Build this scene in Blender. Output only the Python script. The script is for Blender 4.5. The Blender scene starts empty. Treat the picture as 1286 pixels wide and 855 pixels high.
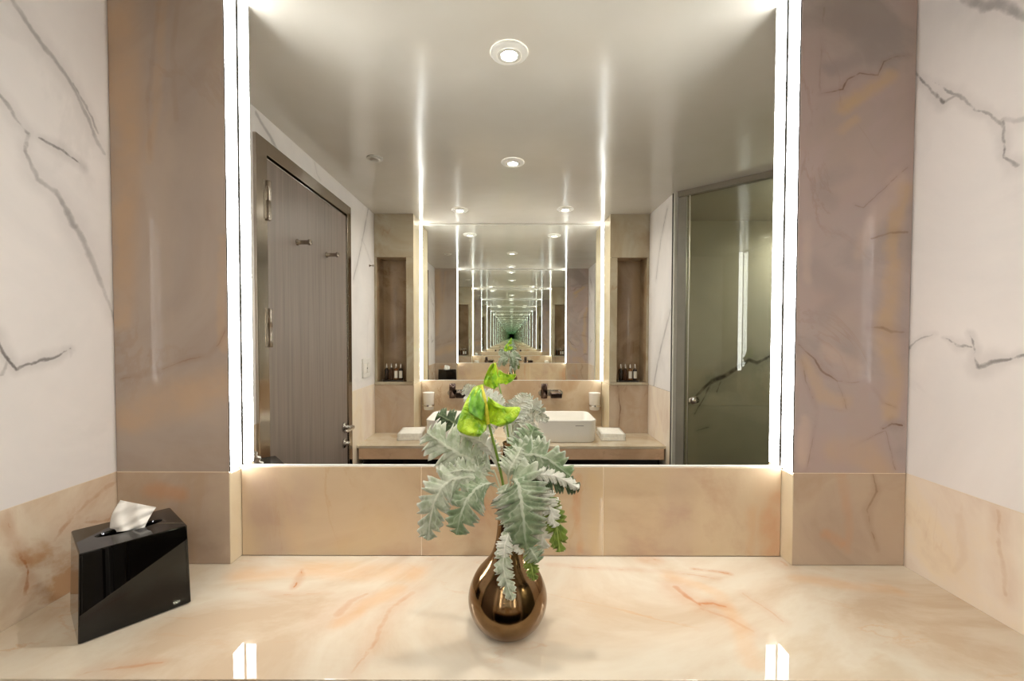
import bpy, bmesh, math, random
from mathutils import Vector, Matrix

random.seed(7)
C = bpy.context.scene.collection
SC = bpy.context.scene

# ------------------------------------------------------------------ camera
S = 0.00191                 # metres per unit (1 unit = 1 px at the front mirror plane)
F = 545.0                   # focal length in px of the 1286 px wide frame
D1 = F * S                  # camera to front mirror
CAMZ = 1.44
TH = math.radians(1.44)     # pitch down
ROLL = math.radians(0.12)
CX, CY = 642.5, 437.0       # principal point in px

cam_d = bpy.data.cameras.new('camera')
cam = bpy.data.objects.new('camera', cam_d)
C.objects.link(cam)
cam_d.sensor_width = 36.0
cam_d.sensor_fit = 'HORIZONTAL'
cam_d.lens = 36.0 * F / 1286.0
cam_d.shift_x = (643.0 - CX) / 1286.0
cam_d.shift_y = (CY - 427.5) / 1286.0
cam_d.clip_start = 0.01
fw = Vector((0, math.cos(TH), -math.sin(TH)))
up0 = Vector((0, math.sin(TH), math.cos(TH)))
rt0 = Vector((1, 0, 0))
rt = rt0 * math.cos(ROLL) + up0 * math.sin(ROLL)
up = up0 * math.cos(ROLL) - rt0 * math.sin(ROLL)
m = Matrix((rt, up, -fw)).transposed().to_4x4()
m.translation = Vector((0, -D1, CAMZ))
cam.matrix_world = m
SC.camera = cam

# ------------------------------------------------------------------ world, exposure, light levels
w = bpy.data.worlds.new('world')
SC.world = w
w.use_nodes = True
w.node_tree.nodes['Background'].inputs[0].default_value = (0.02, 0.02, 0.02, 1)
w.node_tree.nodes['Background'].inputs[1].default_value = 1.0
SC.view_settings.view_transform = 'Standard'
SC.view_settings.look = 'None'
SC.view_settings.gamma = 1.0
SC.view_settings.use_curve_mapping = False
SC.view_settings.exposure = 0.0
LED_POWER = 28.5
LAMP_POWER = 910.0
cy = SC.cycles
cy.max_bounces = 56
cy.glossy_bounces = 56
cy.diffuse_bounces = 5
cy.transmission_bounces = 8
cy.transparent_max_bounces = 24
cy.sample_clamp_indirect = 8.0
cy.blur_glossy = 0.5
cy.use_denoising = True

# ------------------------------------------------------------------ geometry of the photograph
def ray(px, py):
    return (rt * (px - CX) + up * (CY - py) + fw * F)

CAM = Vector((0, -D1, CAMZ))
def P(px, py, z):
    """point seen at a pixel at forward distance z (in units of D1)"""
    d = ray(px, py)
    return CAM + d * (z * D1 / d.y)
def PX(px, py, X):
    d = ray(px, py)
    return CAM + d * (X / d.x)
def PY(px, py, Y):
    d = ray(px, py)
    return CAM + d * ((Y + D1) / d.y)
def M(v):
    """from the world in the mirror to the room"""
    return Vector((v.x, -v.y, v.z))

HX = 477 * S                # half room width
MX = 340 * S                # half mirror width
CEIL = CAMZ + 425 * S
MB = CAMZ - 163.5 * S       # mirror bottom and wainscot top
CT = PY(643, 698, -.007).z  # front counter top
def fc(x, y):
    d = ray(x, y)
    return CAM + d * ((CT - CAMZ) / d.z)
PR = -fc(287, 708.4).y      # front pier projection
YB = -2 * D1                # rear mirror plane
YP = -(2.77 - 1) * D1       # rear pier face
CT2 = P(643, 560, 2.44).z   # rear counter top
YC2 = -(2.44 - 1) * D1      # rear counter front edge
YC1 = fc(643, 853.5).y      # front counter front edge

# ------------------------------------------------------------------ materials
def srgb(r, g, b):
    f = lambda c: ((c / 255 + 0.055) / 1.055) ** 2.4 if c > 10 else c / 255 / 12.92
    return (f(r), f(g), f(b), 1.0)

class NT:
    def __init__(self, name):
        self.mat = bpy.data.materials.new(name)
        self.mat.use_nodes = True
        self.t = self.mat.node_tree
        self.t.nodes.clear()
        self.out = self.t.nodes.new('ShaderNodeOutputMaterial')
    def n(self, kind, **kw):
        nd = self.t.nodes.new(kind)
        for k, v in kw.items():
            setattr(nd, k, v)
        return nd
    def l(self, a, b):
        self.t.links.new(a, b)
    def setin(self, sock, v):
        if isinstance(v, bpy.types.NodeSocket):
            self.l(v, sock)
        else:
            sock.default_value = v
    def math(self, op, a, b=None, clamp=False):
        nd = self.n('ShaderNodeMath', operation=op, use_clamp=clamp)
        self.setin(nd.inputs[0], a)
        if b is not None:
            self.setin(nd.inputs[1], b)
        return nd.outputs[0]
    def vmath(self, op, a, b):
        nd = self.n('ShaderNodeVectorMath', operation=op)
        self.setin(nd.inputs[0], a)
        self.setin(nd.inputs[1], b)
        return nd.outputs[0]
    def noise(self, vec, scale, detail=4, rough=0.55, dist=0.0, col=False):
        nd = self.n('ShaderNodeTexNoise')
        self.l(vec, nd.inputs['Vector'])
        nd.inputs['Scale'].default_value = scale
        nd.inputs['Detail'].default_value = detail
        nd.inputs['Roughness'].default_value = rough
        nd.inputs['Distortion'].default_value = dist
        return nd.outputs['Color' if col else 'Fac']
    def ramp(self, fac, stops):
        nd = self.n('ShaderNodeValToRGB')
        e = nd.color_ramp.elements
        while len(e) < len(stops):
            e.new(0.5)
        for el, (p, c) in zip(e, stops):
            el.position = p
            el.color = c if len(c) == 4 else (*c, 1)
        self.l(fac, nd.inputs[0])
        return nd.outputs[0]
    def maprange(self, v, a, b, c, d, smooth=True):
        nd = self.n('ShaderNodeMapRange')
        nd.interpolation_type = 'SMOOTHSTEP' if smooth else 'LINEAR'
        self.l(v, nd.inputs[0])
        for i, x in enumerate((a, b, c, d)):
            nd.inputs[i + 1].default_value = x
        return nd.outputs[0]
    def mix(self, fac, a, b, mode='MIX'):
        nd = self.n('ShaderNodeMix', data_type='RGBA', blend_type=mode)
        self.setin(nd.inputs[0], fac)
        self.setin(nd.inputs[6], a)
        self.setin(nd.inputs[7], b)
        return nd.outputs[2]
    def mapping(self, vec, scale=(1, 1, 1), rot=(0, 0, 0), loc=(0, 0, 0)):
        nd = self.n('ShaderNodeMapping')
        self.l(vec, nd.inputs[0])
        nd.inputs['Scale'].default_value = scale
        nd.inputs['Rotation'].default_value = rot
        nd.inputs['Location'].default_value = loc
        return nd.outputs[0]
    def obj(self):
        return self.n('ShaderNodeTexCoord').outputs['Object']
    def bsdf(self, color, rough=0.4, metal=0.0, **kw):
        b = self.n('ShaderNodeBsdfPrincipled')
        self.setin(b.inputs['Base Color'], color)
        self.setin(b.inputs['Roughness'], rough)
        b.inputs['Metallic'].default_value = metal
        for k, v in kw.items():
            self.setin(b.inputs[k], v)
        self.l(b.outputs[0], self.out.inputs[0])
        return b
    def bump(self, h, strength=0.2, dist=0.01):
        nd = self.n('ShaderNodeBump')
        nd.inputs['Strength'].default_value = strength
        nd.inputs['Distance'].default_value = dist
        self.l(h, nd.inputs['Height'])
        return nd.outputs[0]

def seg_group():
    g = bpy.data.node_groups.new('seg_dist', 'ShaderNodeTree')
    for nm, tp in (('P', 'NodeSocketVector'), ('A', 'NodeSocketVector'), ('BA', 'NodeSocketVector'),
                   ('invL2', 'NodeSocketFloat'), ('WA', 'NodeSocketFloat'), ('dW', 'NodeSocketFloat'), ('K', 'NodeSocketFloat'), ('H', 'NodeSocketFloat')):
        g.interface.new_socket(nm, in_out='INPUT', socket_type=tp)
    g.interface.new_socket('Mask', in_out='OUTPUT', socket_type='NodeSocketFloat')
    gi = g.nodes.new('NodeGroupInput'); go = g.nodes.new('NodeGroupOutput')
    L = g.links.new
    def vm(op, a, b):
        n = g.nodes.new('ShaderNodeVectorMath'); n.operation = op
        L(a, n.inputs[0])
        if b is not None: L(b, n.inputs[1])
        return n
    def mm(op, a, b, clamp=False):
        n = g.nodes.new('ShaderNodeMath'); n.operation = op; n.use_clamp = clamp
        L(a, n.inputs[0])
        if isinstance(b, (int, float)): n.inputs[1].default_value = b
        else: L(b, n.inputs[1])
        return n.outputs[0]
    pa = vm('SUBTRACT', gi.outputs['P'], gi.outputs['A']).outputs[0]
    dt = vm('DOT_PRODUCT', pa, gi.outputs['BA']).outputs['Value']
    h = mm('MULTIPLY', dt, gi.outputs['invL2'], True)
    sc = g.nodes.new('ShaderNodeVectorMath'); sc.operation = 'SCALE'
    L(gi.outputs['BA'], sc.inputs[0]); L(h, sc.inputs['Scale'])
    df = vm('SUBTRACT', pa, sc.outputs[0]).outputs[0]
    ln = g.nodes.new('ShaderNodeVectorMath'); ln.operation = 'LENGTH'; L(df, ln.inputs[0])
    wd = mm('ADD', mm('MULTIPLY', h, gi.outputs['dW']), gi.outputs['WA'])
    q = mm('DIVIDE', ln.outputs['Value'], wd)
    mr = g.nodes.new('ShaderNodeMapRange'); mr.interpolation_type = 'SMOOTHSTEP'
    L(q, mr.inputs[0])
    mr.inputs[1].default_value = 0.15; mr.inputs[2].default_value = 1.0
    mr.inputs[3].default_value = 1.0; mr.inputs[4].default_value = 0.0
    m2 = g.nodes.new('ShaderNodeMapRange'); m2.interpolation_type = 'SMOOTHSTEP'
    L(q, m2.inputs[0])
    m2.inputs[1].default_value = 0.4; m2.inputs[2].default_value = 4.5
    m2.inputs[4].default_value = 0.0
    L(gi.outputs['H'], m2.inputs[3])
    L(mm('MULTIPLY', mm('MAXIMUM', mr.outputs[0], m2.outputs[0]), gi.outputs['K']), go.inputs[0])
    return g
SEG = seg_group()

def add_veins(t, vec, color, veins, vcol, warp=0.012, wscale=9.0, halo=0.0, wk=1.0):
    nz = t.noise(vec, wscale, 5, 0.6, col=True)
    off = t.n('ShaderNodeVectorMath', operation='SUBTRACT')
    t.l(nz, off.inputs[0]); off.inputs[1].default_value = (0.5, 0.5, 0.5)
    sc = t.n('ShaderNodeVectorMath', operation='SCALE')
    t.l(off.outputs[0], sc.inputs[0]); sc.inputs['Scale'].default_value = warp * 2
    p = t.vmath('ADD', vec, sc.outputs[0])
    mask = None
    for pts, k in veins:
        for (a, wa), (b, wb) in zip(pts, pts[1:]):
            g = t.n('ShaderNodeGroup'); g.node_tree = SEG
            t.l(p, g.inputs['P'])
            ba = b - a
            wa, wb = wa * wk, wb * wk
            g.inputs['A'].default_value = a
            g.inputs['BA'].default_value = ba
            g.inputs['invL2'].default_value = 1 / max(ba.length_squared, 1e-9)
            g.inputs['WA'].default_value = wa
            g.inputs['dW'].default_value = wb - wa
            g.inputs['K'].default_value = k
            g.inputs['H'].default_value = halo
            mask = g.outputs[0] if mask is None else t.math('MAXIMUM', mask, g.outputs[0])
    if mask is None:
        return color
    brk = t.maprange(t.noise(vec, 14, 4), 0.3, 0.62, 0.55, 1.0)
    return t.mix(t.math('MULTIPLY', mask, brk), color, vcol)

def marble(name, veins=(), base=(239, 233, 229), seed=0.0, faint=0.22):
    t = NT(name)
    vec = t.obj()
    v2 = t.mapping(vec, loc=(seed, seed * 1.7, seed * 0.6))
    r, g, b = base
    col = t.ramp(t.noise(v2, 2.6, 6, 0.6, 0.6), [(0.3, srgb(r - 9, g - 8, b - 7)), (0.55, srgb(r, g, b)), (0.75, srgb(r + 6, g + 6, b + 6))])
    n = t.noise(t.mapping(v2, rot=(0.5, 0.7, 0.6), scale=(1, 1, 0.6)), 1.5, 7, 0.55, 1.1)
    d = t.math('ABSOLUTE', t.math('SUBTRACT', n, 0.5))
    mk = t.math('MULTIPLY', t.maprange(d, 0.0, 0.02, 1, 0), t.maprange(t.noise(v2, 3.1, 3), 0.5, 0.7, 0, faint))
    col = t.mix(mk, col, srgb(r - 45, g - 44, b - 42))
    col = add_veins(t, vec, col, veins, srgb(100, 94, 92), warp=.012, wscale=17, halo=.24, wk=1.35)
    t.bsdf(col, 0.02, 0, **{'IOR': 1.5})
    return t.mat

def onyx(name, stops, streak, vein, seed=0.0, scale=2.2, sdir=(1, 1, 0.25), rot=(0, 0, 0), veinamt=0.6, streakamt=0.5, segs=(), segcol=None, segs2=(), segcol2=None, rough=0.012, warp=0.012, gain=(1, 1, 1), extra=(), halo=0.0, contrast=1.3):
    t = NT(name)
    vec = t.obj()
    v = t.mapping(vec, loc=(seed, seed * 1.3, -seed * 0.7))
    a = t.noise(v, scale, 7, 0.58, 1.2)
    k = len(stops)
    mean = [sum(q[c] for q in stops) / k for c in range(3)]
    G = lambda q: tuple(x * g for x, g in zip(srgb(*q), (*gain, 1)))
    wide = [tuple(min(255, max(0, mean[c] + (q[c] - mean[c]) * contrast)) for c in range(3)) for q in stops]
    col = t.ramp(a, [(0.37 + 0.27 * i / (k - 1), G(q)) for i, q in enumerate(wide)])
    vs = t.mapping(v, scale=sdir, rot=rot)
    b = t.noise(vs, scale * 3.0, 6, 0.6, 0.8)
    col = t.mix(t.maprange(b, 0.46, 0.66, 0, streakamt), col, G(streak))
    n = t.noise(vs, scale * 1.3, 8, 0.6, 1.6)
    d = t.math('ABSOLUTE', t.math('SUBTRACT', n, 0.52))
    mk = t.math('MULTIPLY', t.maprange(d, 0.0, 0.016, 1, 0), t.maprange(t.noise(v, scale * 1.6, 3), 0.5, 0.68, 0, veinamt))
    col = t.mix(mk, col, srgb(*vein))
    for sg, cl in extra:
        col = add_veins(t, vec, col, sg, G(cl), warp=.03, wscale=7)
    if segs2:
        col = add_veins(t, vec, col, segs2, srgb(*segcol2), warp=0.03, wscale=6)
    if segs:
        col = add_veins(t, vec, col, segs, srgb(*(segcol or vein)), warp=warp, halo=halo)
    t.bsdf(col, rough, 0, **{'IOR': 1.5})
    return t.mat

def metal(name, col, rough=0.15, metallic=1.0):
    t = NT(name)
    nz = t.noise(t.obj(), 30, 3)
    t.bsdf(srgb(*col), t.maprange(nz, 0.3, 0.7, rough * 0.85, rough * 1.15), metallic)
    return t.mat

def plain(name, col, rough=0.5, var=8, scale=12, **kw):
    t = NT(name)
    nz = t.noise(t.obj(), scale, 4)
    r, g, b = col
    c = t.ramp(nz, [(0.3, srgb(max(r - var, 0), max(g - var, 0), max(b - var, 0))), (0.7, srgb(min(r + var, 255), min(g + var, 255), min(b + var, 255)))])
    t.bsdf(c, rough, 0, **kw)
    return t.mat

def emit(name, col, strength):
    t = NT(name)
    e = t.n('ShaderNodeEmission')
    e.inputs[0].default_value = (*col, 1)
    e.inputs[1].default_value = strength
    t.l(e.outputs[0], t.out.inputs[0])
    return t.mat

def poly(fn, pts, wid):
    """pixel polyline to (point, width) list"""
    out = []
    for i, p in enumerate(pts):
        wv = wid[i] if isinstance(wid, (list, tuple)) else wid
        out.append((fn(p[0], p[1]), wv))
    return out

fl = lambda x, y: PX(x, y, -HX)
fr = lambda x, y: PX(x, y, HX)
rl = lambda x, y: M(PX(x, y, -HX))
rr = lambda x, y: M(PX(x, y, HX))
left_veins = [
    (poly(fl, [(8, -10), (40, 35), (75, 85), (100, 125), (130, 192)], [.008, .007, .007, .006, .006]), .55),
    (poly(fl, [(90, 104), (108, 132), (124, 168)], .004), .6),
    (poly(fl, [(-10, 108), (8, 128), (22, 150), (33, 165)], .005), .85),
    (poly(fl, [(33, 165), (32, 190), (45, 222), (70, 240), (95, 285)], [.006, .004, .007, .007, .009]), .62),
    (poly(fl, [(95, 285), (115, 325), (132, 365), (144, 405)], [.009, .011, .007, .004]), .5),
    (poly(fl, [(48, 172), (75, 188), (105, 209)], [.003, .0045, .003]), .9),
    (poly(fl, [(-8, 420), (8, 450), (18, 463)], [.005, .004, .004]), .9),
    (poly(fl, [(18, 463), (45, 455), (70, 447), (88, 439), (88, 448)], [.004, .004, .004, .0025, .001]), .8),
    (poly(fl, [(8, 450), (0, 470)], .004), .4),
    (poly(rl, [(322, 143), (335, 165), (352, 195)], .012), .5),
    (poly(rl, [(395, 205), (398, 218), (402, 226)], .007), .25),
    (poly(rl, [(463, 258), (457, 292), (449, 330), (444, 350)], [.008, .012, .009, .008]), .5),
    (poly(rl, [(466, 330), (455, 300)], .005), .3),
]
right_veins = [
    (poly(fr, [(1142, 82), (1165, 108), (1185, 128)], [.003, .004, .005]), .8),
    (poly(fr, [(1165, 95), (1185, 112), (1200, 120), (1225, 135), (1245, 143), (1258, 160)], [.001, .003, .004, .004, .003, .005]), .6),
    (poly(fr, [(1185, 128), (1200, 120)], .005), .5),
    (poly(fr, [(1258, 152), (1275, 152), (1290, 148)], .006), .4),
    (poly(fr, [(1258, 155), (1262, 185), (1262, 198), (1275, 207)], [.004, .004, .003, .006]), .75),
    (poly(fr, [(1210, -4), (1235, 8), (1252, 3), (1290, 20)], [.01, .012, .012, .01]), .6),
    (poly(fr, [(1137, 440), (1150, 428), (1175, 418)], [.004, .003, .002]), .5),
    (poly(fr, [(1185, 423), (1203, 434), (1220, 436)], [.001, .004, .003]), .7),
    (poly(fr, [(1216, 418), (1224, 440), (1230, 460)], [.002, .004, .005]), .8),
    (poly(fr, [(1230, 460), (1250, 453), (1270, 451), (1292, 445)], [.006, .006, .003, .004]), .75),
    (poly(rr, [(838, 262), (830, 300), (824, 350)], .007), .55),
    (poly(rr, [(842, 390), (834, 420), (826, 455), (820, 490)], [.014, .016, .016, .012]), .5),
]
M_marble_l = marble('white_marble_left', left_veins, seed=0.3)
M_marble_r = marble('white_marble_right', right_veins, seed=2.1)
YS = -2.0
fs = lambda x, y: M(PY(x, y, -YS))
shower_veins = [
    (poly(fs, [(864, 508), (880, 491), (895, 478), (910, 472), (925, 462), (940, 452), (950, 456), (968, 447), (1000, 436)], [.008, .013, .02, .024, .016, .018, .016, .010, .008]), 1.0),
    (poly(fs, [(895, 478), (885, 498), (878, 510), (872, 520)], [.01, .008, .007, .004]), .7),
    (poly(fs, [(905, 480), (900, 492)], .006), .6),
    (poly(fs, [(875, 541), (890, 536)], .006), .5),
]
M_marble_s = marble('white_marble_shower', shower_veins, base=(232, 228, 216), seed=4.4)

TAN = [(196, 164, 130), (206, 176, 142), (212, 184, 152), (202, 168, 132)]
fb = lambda x, y: PY(x, y, -.007)
M_onyx_back = onyx('tan_onyx_backsplash', [(190, 158, 130), (206, 178, 142), (212, 186, 150), (198, 164, 132)], (214, 180, 140), (178, 128, 84), gain=(0.93, 0.99, 1.08), seed=1.2, sdir=(1, 1, 0.3), scale=2.0, veinamt=.25, contrast=.8,
    extra=[([(poly(fb, [(975, 625), (968, 660), (972, 695)], [.035, .05, .05]), .6), (poly(fb, [(945, 640), (940, 690)], .02), .3), (poly(fb, [(724, 600), (722, 640), (728, 690)], [.014, .018, .012]), .5), (poly(fb, [(645, 640), (655, 690)], .05), .55), (poly(fb, [(570, 610), (600, 640)], .05), .3)], (208, 150, 108)),
           ([(poly(fb, [(320, 625), (345, 690)], .07), .45), (poly(fb, [(380, 610), (370, 640)], .06), .3), (poly(fb, [(855, 600), (850, 690)], .06), .3)], (184, 154, 136)),
           ([(poly(fb, [(440, 690), (480, 660)], .08), .4), (poly(fb, [(745, 600), (752, 690)], .03), .4)], (214, 182, 134))])
M_onyx_ret = onyx('cream_onyx_return', [(226, 200, 160), (232, 208, 170), (228, 204, 168)], (236, 216, 182), (200, 160, 110), gain=(0.9, 0.98, 1.08), seed=6.2, veinamt=.2)
fp = lambda x, y: PY(x, y, -PR)
pl_segs = [
    (poly(fp, [(150, 476), (175, 470), (200, 462), (230, 452), (262, 446), (275, 430), (283, 415)], .0028), .6),
    (poly(fp, [(200, 0), (192, 60), (186, 130), (190, 200)], .010), .22),
    (poly(fp, [(225, 0), (215, 70), (222, 150)], .012), .2),
]
pl_soft = [
    (poly(fp, [(150, 20), (152, 120), (160, 220), (158, 330)], [.03, .03, .022, .02]), .5),
    (poly(fp, [(180, 520), (230, 490), (285, 470)], [.03, .04, .03]), .4),
]
M_onyx_pl = onyx('brown_onyx_left_pier', [(172, 150, 136), (180, 160, 146), (186, 164, 148), (178, 154, 136)], (190, 166, 146), (150, 112, 84), gain=(0.90, 0.95, 0.97), seed=3.3, scale=1.6, sdir=(1, 1, .4), rot=(0, .5, 0), veinamt=.2,
                 segs=pl_segs, segcol=(140, 106, 84), halo=.35, contrast=.8,
                 extra=[([(poly(fp, [(150, -5), (154, 120), (160, 240), (155, 400)], [.075, .07, .055, .04]), .6), (poly(fp, [(205, -5), (200, 80), (185, 200)], [.02, .022, .015]), .35), (poly(fp, [(165, 520), (220, 500), (275, 480)], [.06, .08, .06]), .55), (poly(fp, [(280, 300), (282, 440)], .02), .4)], (206, 166, 128)),
                        ([(poly(fp, [(240, 100), (235, 250), (225, 380)], [.07, .07, .05]), .35)], (166, 148, 138))])
pr_segs = [
    (poly(fp, [(1030, 117), (1060, 113), (1066, 100), (1080, 93), (1102, 95), (1110, 78), (1125, 72), (1143, 70)], .003), .75),
    (poly(fp, [(1030, 117), (1034, 60), (1036, 10)], .004), .25),
    (poly(fp, [(1004, 432), (1020, 448), (1032, 464), (1052, 478)], [.003, .004, .005, .003]), .75),
    (poly(fp, [(1052, 478), (1070, 480), (1088, 476), (1108, 505), (1125, 512)], .002), .5),
    (poly(fp, [(1052, 478), (1058, 495), (1062, 512)], .002), .55),
    (poly(fp, [(1004, 440), (1012, 478), (1026, 512)], .0025), .6),
    (poly(fp, [(1026, 512), (1062, 514)], .0015), .3),
    (poly(fp, [(1108, 538), (1120, 531), (1134, 534)], [.002, .005, .003]), 1.0),
    (poly(fp, [(1070, 560), (1112, 540), (1118, 560), (1124, 590)], .0018), .5),
    (poly(fp, [(1090, 411), (1110, 412), (1122, 416), (1136, 417)], [.004, .005, .007, .005]), .6),
    (poly(fp, [(1012, 590), (1020, 550), (1028, 515)], .002), .4),
    (poly(fp, [(1095, 300), (1120, 292), (1138, 290)], [.003, .004, .005]), .5),
    (poly(fp, [(1074, 260), (1085, 262), (1100, 245), (1140, 210)], .0025), .35),
]
pr_soft = [
    (poly(fp, [(1030, 130), (1060, 150), (1090, 130), (1120, 110)], .022), .55),
    (poly(fp, [(1130, 230), (1126, 300), (1130, 380), (1118, 470)], [.02, .022, .022, .03]), .6),
    (poly(fp, [(1010, 460), (1040, 500), (1090, 490)], .022), .5),
    (poly(fp, [(1010, 140), (1012, 260), (1020, 300)], .012), .4),
]
M_onyx_pr = onyx('mauve_onyx_right_pier', [(166, 148, 138), (182, 160, 150), (184, 158, 148), (176, 154, 142)], (184, 158, 142), (150, 112, 84), gain=(0.98, 1.06, 1.14), seed=5.1, scale=1.7, sdir=(1, 1, .5), rot=(0, -.6, 0), veinamt=.25,
                 segs=pr_segs, segcol=(112, 80, 58), halo=.2, contrast=1.0,
                 extra=[([(poly(fp, [(1060, 25), (1110, 35), (1100, 65)], .05), .75), (poly(fp, [(1045, 85), (1080, 70)], .028), .75), (poly(fp, [(1045, 255), (1030, 235), (1060, 215)], .035), .5), (poly(fp, [(1025, 340), (1060, 370), (1030, 400)], .045), .4)], (160, 142, 134)),
                        ([(poly(fp, [(1055, 135), (1085, 115), (1120, 95)], [.03, .032, .028]), .85), (poly(fp, [(1060, 165), (1075, 150)], .02), .5), (poly(fp, [(1135, 235), (1122, 285), (1120, 320)], [.03, .03, .03]), .7), (poly(fp, [(1125, 330), (1112, 400), (1120, 470), (1118, 520)], [.03, .04, .04, .03]), .7),
                          (poly(fp, [(1010, 455), (1030, 495), (1060, 505)], [.025, .03, .03]), .55), (poly(fp, [(1050, 560), (1090, 570), (1110, 590)], .05), .5)], (200, 164, 126)),
                        ([(poly(fp, [(1080, 320), (1110, 255), (1130, 220)], .03), .45), (poly(fp, [(1015, 280), (1012, 350)], .02), .4), (poly(fp, [(1040, 440), (1075, 460)], .03), .5), (poly(fp, [(1012, 530), (1008, 580)], .022), .7)], (206, 176, 158))])
fp = lambda x, y: PY(x, y, -PR)
fq = lambda x, y: M(PY(x, y, -YP))
M_onyx_low = onyx('tan_onyx_pier_base', [(178, 152, 128), (190, 164, 138), (196, 170, 142), (186, 156, 126)], (182, 150, 118), (140, 104, 76), gain=(0.96, 1.03, 1.15), seed=7.7, scale=2.2, sdir=(1, 1, .3), veinamt=.25, contrast=.9, halo=.3, segcol=(120, 88, 64),
    segs=[(poly(fp, [(1096, 594), (1101, 618), (1090, 640), (1094, 660), (1104, 690)], [.002, .004, .005, .003, .002]), .6), (poly(fq, [(775, 482), (777, 498), (779, 515), (777, 535)], [.004, .007, .009, .006]), .9)],
    extra=[([(poly(fp, [(190, 612), (230, 618)], .03), .5), (poly(fp, [(1035, 672), (1055, 680)], .02), .45), (poly(fp, [(1060, 600), (1062, 690)], .02), .25)], (206, 146, 100))])
wl = [
    (poly(fl, [(12, 648), (16, 670), (28, 695), (36, 715), (34, 745)], [.004, .004, .005, .003, .008]), .85),
    (poly(fl, [(60, 690), (85, 655), (110, 630), (145, 605)], [.008, .01, .01, .008]), .6),
    (poly(fl, [(95, 660), (140, 650)], .008), .5),
]
M_onyx_wl = onyx('veined_onyx_left_wainscot', [(214, 178, 146), (216, 186, 156), (224, 198, 170), (204, 162, 124)], (230, 206, 178), (176, 116, 66), gain=(0.98, 1.06, 1.12), seed=9.4, scale=3.2, sdir=(1, .5, .6), rot=(.6, 0, 0), veinamt=.7,
                 segs=wl, segcol=(172, 108, 58), halo=.4, warp=.02)
wr = [
    (poly(fr, [(1254, 640), (1252, 680), (1258, 720), (1262, 745)], [.006, .008, .01, .008]), .5),
    (poly(fr, [(1205, 650), (1210, 700), (1200, 720)], [.02, .02, .012]), .2),
]
M_onyx_wr = onyx('pale_onyx_right_wainscot', [(212, 186, 160), (218, 194, 168), (220, 194, 162), (210, 182, 152)], (224, 202, 176), (196, 150, 104), gain=(1.18, 1.32, 1.5), seed=11.4, scale=2.4, sdir=(1, 1, .25), veinamt=.3,
                 segs=wr, segcol=(190, 142, 92), halo=.4, warp=.02)
cs = [
    (poly(fc, [(372, 735), (374, 725), (380, 715)], [.004, .004, .002]), .85),
    (poly(fc, [(300, 738), (350, 745), (420, 745)], [.003, .004, .002]), .3),
    (poly(fc, [(440, 850), (455, 830), (470, 808), (480, 785), (490, 765), (520, 745)], [.006, .006, .008, .01, .012, .012]), .45),
    (poly(fc, [(425, 770), (440, 755), (462, 745)], [.02, .014, .008]), .4),
    (poly(fc, [(110, 845), (160, 838), (200, 834)], [.006, .008, .004]), .45),
    (poly(fc, [(848, 735), (862, 748), (880, 760)], [.012, .012, .006]), .75),
    (poly(fc, [(880, 758), (895, 757), (912, 761)], [.006, .007, .006]), .8),
    (poly(fc, [(870, 714), (895, 717), (915, 721)], .0025), .8),
    (poly(fc, [(690, 710), (760, 713), (840, 716), (900, 726)], .004), .5),
    (poly(fc, [(810, 703), (822, 702)], .008), .6),
    (poly(fc, [(880, 765), (920, 780), (945, 795)], .008), .35),
    (poly(fc, [(935, 745), (965, 765), (985, 780)], .005), .3),
    (poly(fc, [(985, 706), (990, 710)], .010), .55),
]
cs2 = [
    (poly(fc, [(300, 722), (360, 718), (440, 716), (520, 720)], .05), .45),
    (poly(fc, [(1000, 725), (1060, 735), (1120, 740)], .035), .4),
    (poly(fc, [(840, 725), (900, 745), (930, 790), (940, 830)], .03), .35),
    (poly(fc, [(430, 780), (460, 760), (500, 740)], .03), .4),
]
M_counter = onyx('cream_onyx_counter', [(222, 192, 160), (232, 206, 176), (238, 216, 188), (230, 204, 172)], (240, 220, 194), (204, 148, 92), gain=(0.80, 0.88, 0.95), seed=13.7, scale=2.2, sdir=(.35, 1, 1), veinamt=.35,
                 segs=cs, segcol=(190, 114, 52), segs2=cs2, segcol2=(222, 172, 120), warp=.018, rough=.012, halo=.42)
M_counter2 = onyx('tan_onyx_rear_counter', [(206, 176, 142), (218, 190, 156), (226, 200, 168), (214, 184, 148)], (228, 204, 172), (186, 138, 92), gain=(0.85, 0.95, 1.05), seed=15.7, scale=2.2, sdir=(.35, 1, 1), veinamt=.3)
M_apron = onyx('brown_onyx_apron', [(160, 130, 102), (170, 140, 112), (176, 146, 116)], (180, 150, 120), (130, 96, 70), gain=(1.65, 1.65, 1.7), seed=17.7, scale=2.2, sdir=(.3, 1, 1), veinamt=.3)
M_rearpier = onyx('tan_onyx_rear_pier', [(186, 152, 118), (196, 164, 130), (206, 176, 144), (190, 156, 120)], (204, 172, 138), (150, 106, 70), gain=(0.75, 0.92, 1.05), seed=19.7, scale=2.0, sdir=(1, 1, .3), rot=(0, .3, 0), veinamt=.5)
M_niche = onyx('brown_onyx_niche', [(150, 120, 94), (160, 130, 104), (168, 138, 110), (150, 118, 90)], (176, 146, 116), (112, 80, 56), gain=(1.0, 1.08, 1.05), seed=23.7, scale=2.0, sdir=(2, 2, .15), veinamt=.5)
M_rearback = onyx('tan_onyx_rear_backsplash', [(194, 160, 122), (206, 174, 136), (214, 184, 146), (200, 164, 124)], (214, 182, 144), (150, 106, 66), gain=(0.85, 0.92, 1.05), seed=27.7, scale=2.2, sdir=(1, 1, .4), veinamt=.6)

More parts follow.
